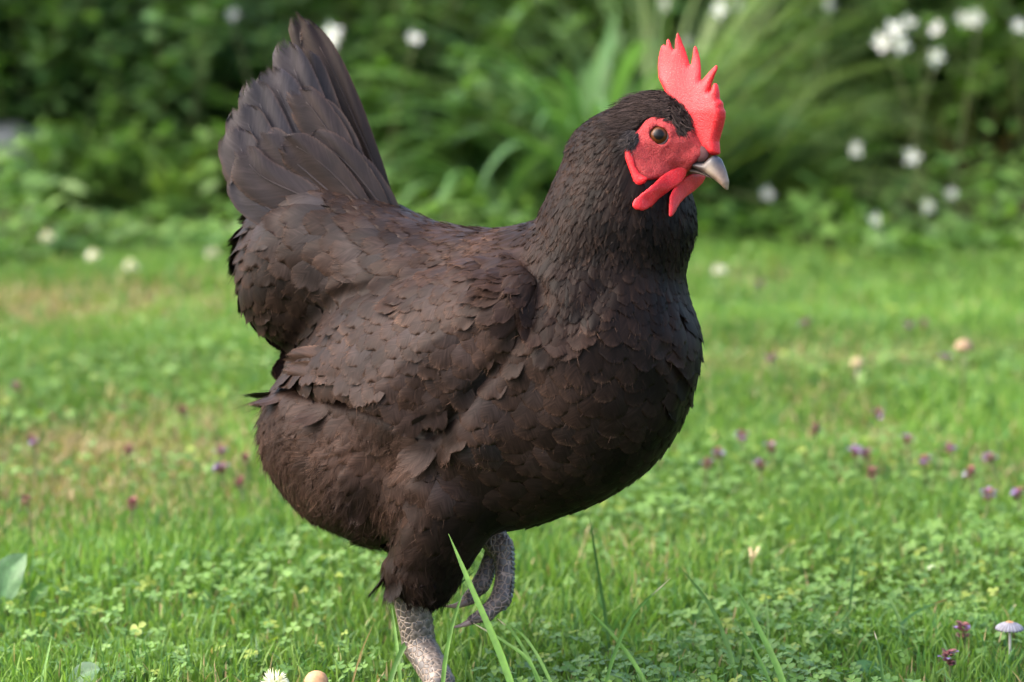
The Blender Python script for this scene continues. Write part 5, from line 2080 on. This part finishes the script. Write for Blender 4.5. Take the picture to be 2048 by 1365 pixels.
# ---- single long grass blades in front
def grass_blade(pts, width, label, col=(.10, .19, .035), name='tall_grass', tip=None):
    b = ground(*pts[0])
    d = (b - CAM) @ FWD
    ctr = curve([at_depth(x, y, d + .012 * i) for i, (x, y) in enumerate(pts)], 12)
    T = unit(np.gradient(ctr, axis=0))
    sd = unit(np.cross(unit(TOW + RT * rng.uniform(-.6, .6)), T))
    nn = np.cross(T, sd)
    w = 1.0 * width / S / 2 * np.interp(np.linspace(0, 1, 12), [0, .35, .8, 1], [.75, 1, .62, .06])
    V = np.stack([ctr - sd * w[:, None] + nn * w[:, None] * .5, ctr, ctr + sd * w[:, None] + nn * w[:, None] * .5], 1).reshape(-1, 3)
    C = np.broadcast_to(np.asarray(col), (36, 3)).copy()
    if tip is not None:
        C[-6:] = tip
    tag(mk(name, V, quads(12, 3), M_GRASS, col=C, org=b), label, 'grass blade', 'long grass blades in the foreground')


LT, DKG, STR, PALE = (.095, .195, .04), (.055, .125, .025), (.30, .21, .10), (.55, .45, .33)
grass_blade([(1062, 1500), (1010, 1330), (950, 1190), (897, 1068)], 15, 'broad bright blade crossing in front of the thigh and the raised toes', LT)
grass_blade([(762, 1440), (800, 1310), (870, 1215), (950, 1142)], 11, 'dark blade slanting up right across the standing shank', DKG)
grass_blade([(806, 1440), (800, 1350), (790, 1260), (777, 1182)], 8, 'thin upright blade at the left edge of the thigh', LT)
grass_blade([(880, 1470), (888, 1340), (905, 1250), (931, 1168)], 9, 'light upright blade between the shank and the claws', (.10, .20, .04))
grass_blade([(1110, 1450), (1062, 1330), (1010, 1285), (945, 1246)], 8, 'pale tipped blade ending below the lower claw', LT, tip=PALE)
grass_blade([(1100, 1440), (1068, 1340), (1030, 1270), (994, 1237)], 8, 'left blade of the forked pair right of the toes', LT, tip=PALE)
grass_blade([(1135, 1440), (1085, 1330), (1050, 1275), (1012, 1246)], 7, 'right blade of the forked pair right of the toes', (.11, .21, .05))
grass_blade([(1222, 1330), (1212, 1240), (1194, 1130), (1178, 1028)], 8, 'tall dark blade touching the underside of the hen breast', DKG)
grass_blade([(1198, 1420), (1228, 1310), (1270, 1225), (1342, 1156)], 8, 'light blade leaning right with a dry white tip', LT, tip=PALE)
grass_blade([(1320, 1420), (1270, 1330), (1225, 1270), (1170, 1213)], 9, 'light blade leaning left and crossing the one with the white tip', (.10, .21, .04))
grass_blade([(1480, 1380), (1455, 1290), (1420, 1210), (1362, 1137)], 10, 'long blade leaning left in the middle of the right lawn', (.08, .17, .04))
grass_blade([(1590, 1440), (1556, 1340), (1518, 1260), (1469, 1168)], 14, 'broad light blade leaning left in the right foreground', LT)
grass_blade([(1560, 1420), (1528, 1340), (1496, 1280), (1465, 1231)], 8, 'narrow blade left of the broad light blade in the right foreground', (.08, .17, .035))
grass_blade([(1694, 1260), (1700, 1200), (1706, 1140), (1713, 1083)], 8, 'upright dark blade in the middle of the right lawn', DKG)
grass_blade([(1610, 1330), (1645, 1280), (1680, 1245), (1715, 1205)], 8, 'blade leaning right below the upright dark blade', (.08, .16, .04))
grass_blade([(1818, 1300), (1806, 1260), (1790, 1220), (1773, 1188)], 9, 'short dark blade left of the brown pink flower at lower right', DKG)
grass_blade([(1770, 1300), (1800, 1250), (1840, 1220), (1895, 1198)], 8, 'blade bent right with a brown tip at lower right', (.075, .16, .06), tip=(.25, .12, .05))
grass_blade([(2012, 1262), (2014, 1245), (2022, 1225), (2032, 1208)], 9, 'short bent blade rising behind the parasol mushroom', (.10, .19, .08), tip=PALE)
grass_blade([(1536, 1300), (1536, 1260), (1534, 1220), (1532, 1180)], 6, 'thin upright blade behind the broad light blade', (.07, .15, .03))
grass_blade([(690, 1420), (706, 1360), (724, 1300), (748, 1247)], 4, 'straw coloured dry blade left of the standing leg', STR, tip=STR)
grass_blade([(76, 1420), (86, 1360), (94, 1320), (104, 1270)], 8, 'bright blade at the bottom left', LT)
grass_blade([(420, 1300), (424, 1260), (430, 1230), (438, 1200)], 6, 'thin pale blade in the left lawn below the belly', (.12, .22, .06))
grass_blade([(1770, 1420), (1764, 1350), (1758, 1300), (1748, 1262)], 7, 'dark upright blade near the bottom right with a pale tip', DKG, tip=PALE)
grass_blade([(905, 1440), (880, 1340), (860, 1320), (848, 1318)], 9, 'dark curled blade in front of the lower shank', DKG)

# ---- fallen petal and dry twig
p0 = ground(1850, 1141, .012)
acc = Acc()
V, Fc, C = leafmesh(p0[None], np.array([[.8, .3, .35]]), np.array([[0, -.6, 1.]]), np.array([.010]), np.array([.0035]), np.array([[.72, .66, .58]]), .4, .1)
acc.add(V, Fc, C)
tag(acc.build('fallen_petal', M_PETAL, org=p0), 'fallen cream petal lying on the right lawn', 'petal')
b = ground(1500, 1148)
M_DRY = simple_material('dry_stem', (.34, .24, .13), (.55, .42, .28), 90, .8)
o = thing('dry_weed', 'forked pale dry stem standing in the right lawn', 'twig', b)
for pts in ([(1500, 1148), (1504, 1125), (1500, 1095)], [(1503, 1126), (1512, 1108), (1518, 1094)]):
    d = (b - CAM) @ FWD
    V, Fc = tube([at_depth(x, y, d) for x, y in pts], [.0014, .0012, .0009], 6)
    mk('twig', V, Fc, M_DRY, o, org=b)
